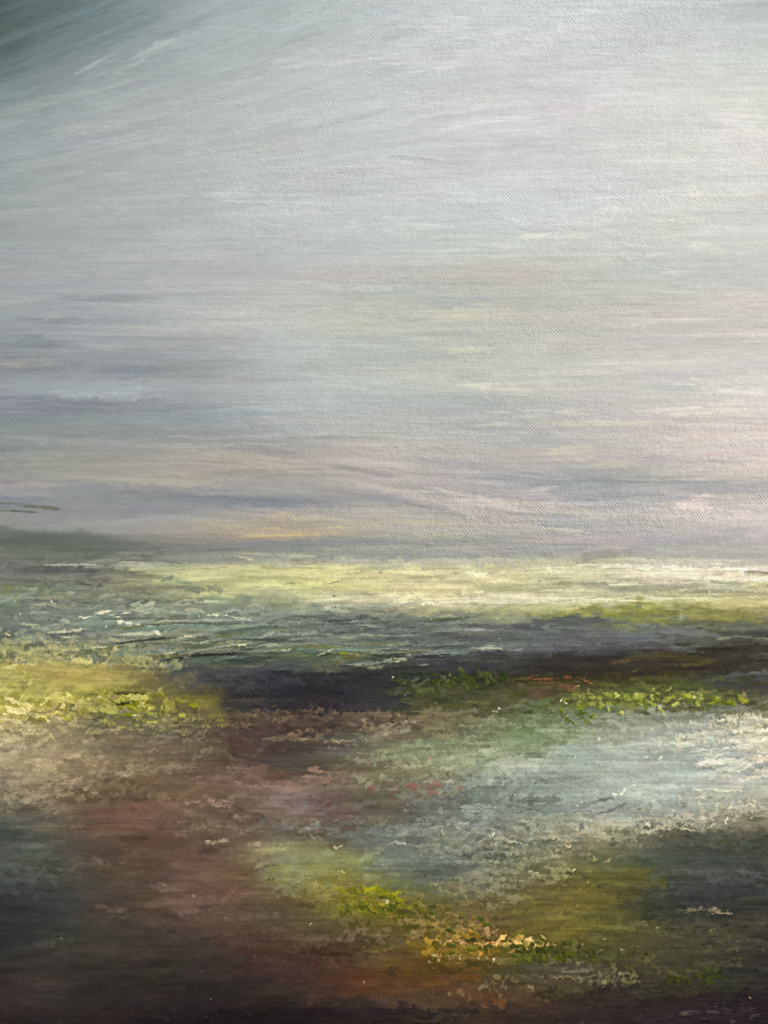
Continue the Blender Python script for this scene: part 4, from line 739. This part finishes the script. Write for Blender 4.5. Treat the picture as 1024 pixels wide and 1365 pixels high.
def box_mesh(name, boxes, bev=0.0):
    import bmesh
    bm = bmesh.new()
    for (x0, x1, y0, y1, z0, z1) in boxes:
        r = bmesh.ops.create_cube(bm, size=1.0)
        for v in r["verts"]:
            v.co = Vector(((x0+x1)/2+v.co.x*(x1-x0), (y0+y1)/2+v.co.y*(y1-y0), (z0+z1)/2+v.co.z*(z1-z0)))
    if bev:
        bmesh.ops.bevel(bm, geom=list(bm.edges), offset=bev, segments=2, affect='EDGES')
    me = bpy.data.meshes.new(name); bm.to_mesh(me); bm.free(); return me

# the canvas is wrapped round a wooden stretcher that hangs on the wall
hx = (W-1)/2*U; hz = (H-1)/2*U
linen = simple("raw_linen", (0.50, 0.46, 0.38), 0.9, 700, 0.2, 0.3)
pine = simple("pine_wood", (0.42, 0.28, 0.15), 0.6, 30, 0.3)
t = 0.0012; d0, d1 = YC + 0.0004, -0.004
link("canvas_edge", box_mesh("canvas_edge", [(-hx-t, -hx, YC, d1, ZC-hz, ZC+hz), (hx, hx+t, YC, d1, ZC-hz, ZC+hz),
                                             (-hx-t, hx+t, YC, d1, ZC-hz-t, ZC-hz), (-hx-t, hx+t, YC, d1, ZC+hz, ZC+hz+t)]), linen, root)
i = 0.0008; b = 0.045
for (x0, x1, z0, z1) in [(-hx+i, -hx+b, ZC-hz+i, ZC+hz-i), (hx-b, hx-i, ZC-hz+i, ZC+hz-i), (-hx+b, hx-b, ZC-hz+i, ZC-hz+b), (-hx+b, hx-b, ZC+hz-b, ZC+hz-i)]:
    link("stretcher_bar", box_mesh("stretcher_bar", [(x0, x1, YC+0.004, d1-0.0005, z0, z1)], 0.001), pine, root)

wall = link("wall", box_mesh("wall", [(-4, 4, 0.0, 0.2, 0, 3.2)]), simple("lime_plaster", (0.62, 0.60, 0.55), 0.9, 14, 0.08, 0.25))
wall["kind"] = "structure"
gm = bpy.data.meshes.new("ground")
gm.from_pydata([(-200, -200, 0), (200, -200, 0), (200, 200, 0), (-200, 200, 0)], [], [(0, 1, 2, 3)])
gr = link("ground", gm, simple("gravel_ground", (0.24, 0.22, 0.19), 0.95, 40, 0.35, 0.3)); gr["kind"] = "structure"

# ------------------------------------------------------------------ daylight
sun_dir = Vector((0.80, -0.60, 0.46)).normalized()       # towards the sun: to the right, in front and above
el = math.asin(sun_dir.z); az = math.atan2(sun_dir.x, sun_dir.y)
sd = bpy.data.lights.new("sun", 'SUN'); sd.energy = 3.3; sd.angle = math.radians(0.5); sd.color = (1.0, 0.975, 0.95)
so = bpy.data.objects.new("sun", sd); C.objects.link(so)
so.rotation_euler = sun_dir.to_track_quat('Z', 'Y').to_euler(); so.location = (3, -3, 4)
w = bpy.data.worlds.new("World"); bpy.context.scene.world = w; w.use_nodes = True
nt = w.node_tree; bg = nt.nodes["Background"]; sk = nt.nodes.new("ShaderNodeTexSky")
sk.sky_type = 'NISHITA'; sk.sun_disc = False; sk.sun_elevation = el; sk.sun_rotation = az
nt.links.new(sk.outputs["Color"], bg.inputs["Color"]); bg.inputs["Strength"].default_value = 0.075

cam = bpy.data.cameras.new("camera"); co_ = bpy.data.objects.new("camera", cam); C.objects.link(co_)
D = 1.1
cam.sensor_fit = 'VERTICAL'; cam.sensor_height = 36
cam.lens = 36*D/(VH*U); cam.clip_start = 0.02; cam.clip_end = 1000
co_.location = (0, YC-D, ZC); co_.rotation_euler = (math.pi/2, 0, 0)
sc = bpy.context.scene; sc.camera = co_
sc.cycles.use_denoising = False; sc.cycles.filter_width = 1.0
sc.view_settings.view_transform = 'Standard'; sc.view_settings.look = 'None'
sc.view_settings.exposure = 0.235; sc.view_settings.gamma = 1.0; sc.view_settings.use_curve_mapping = False
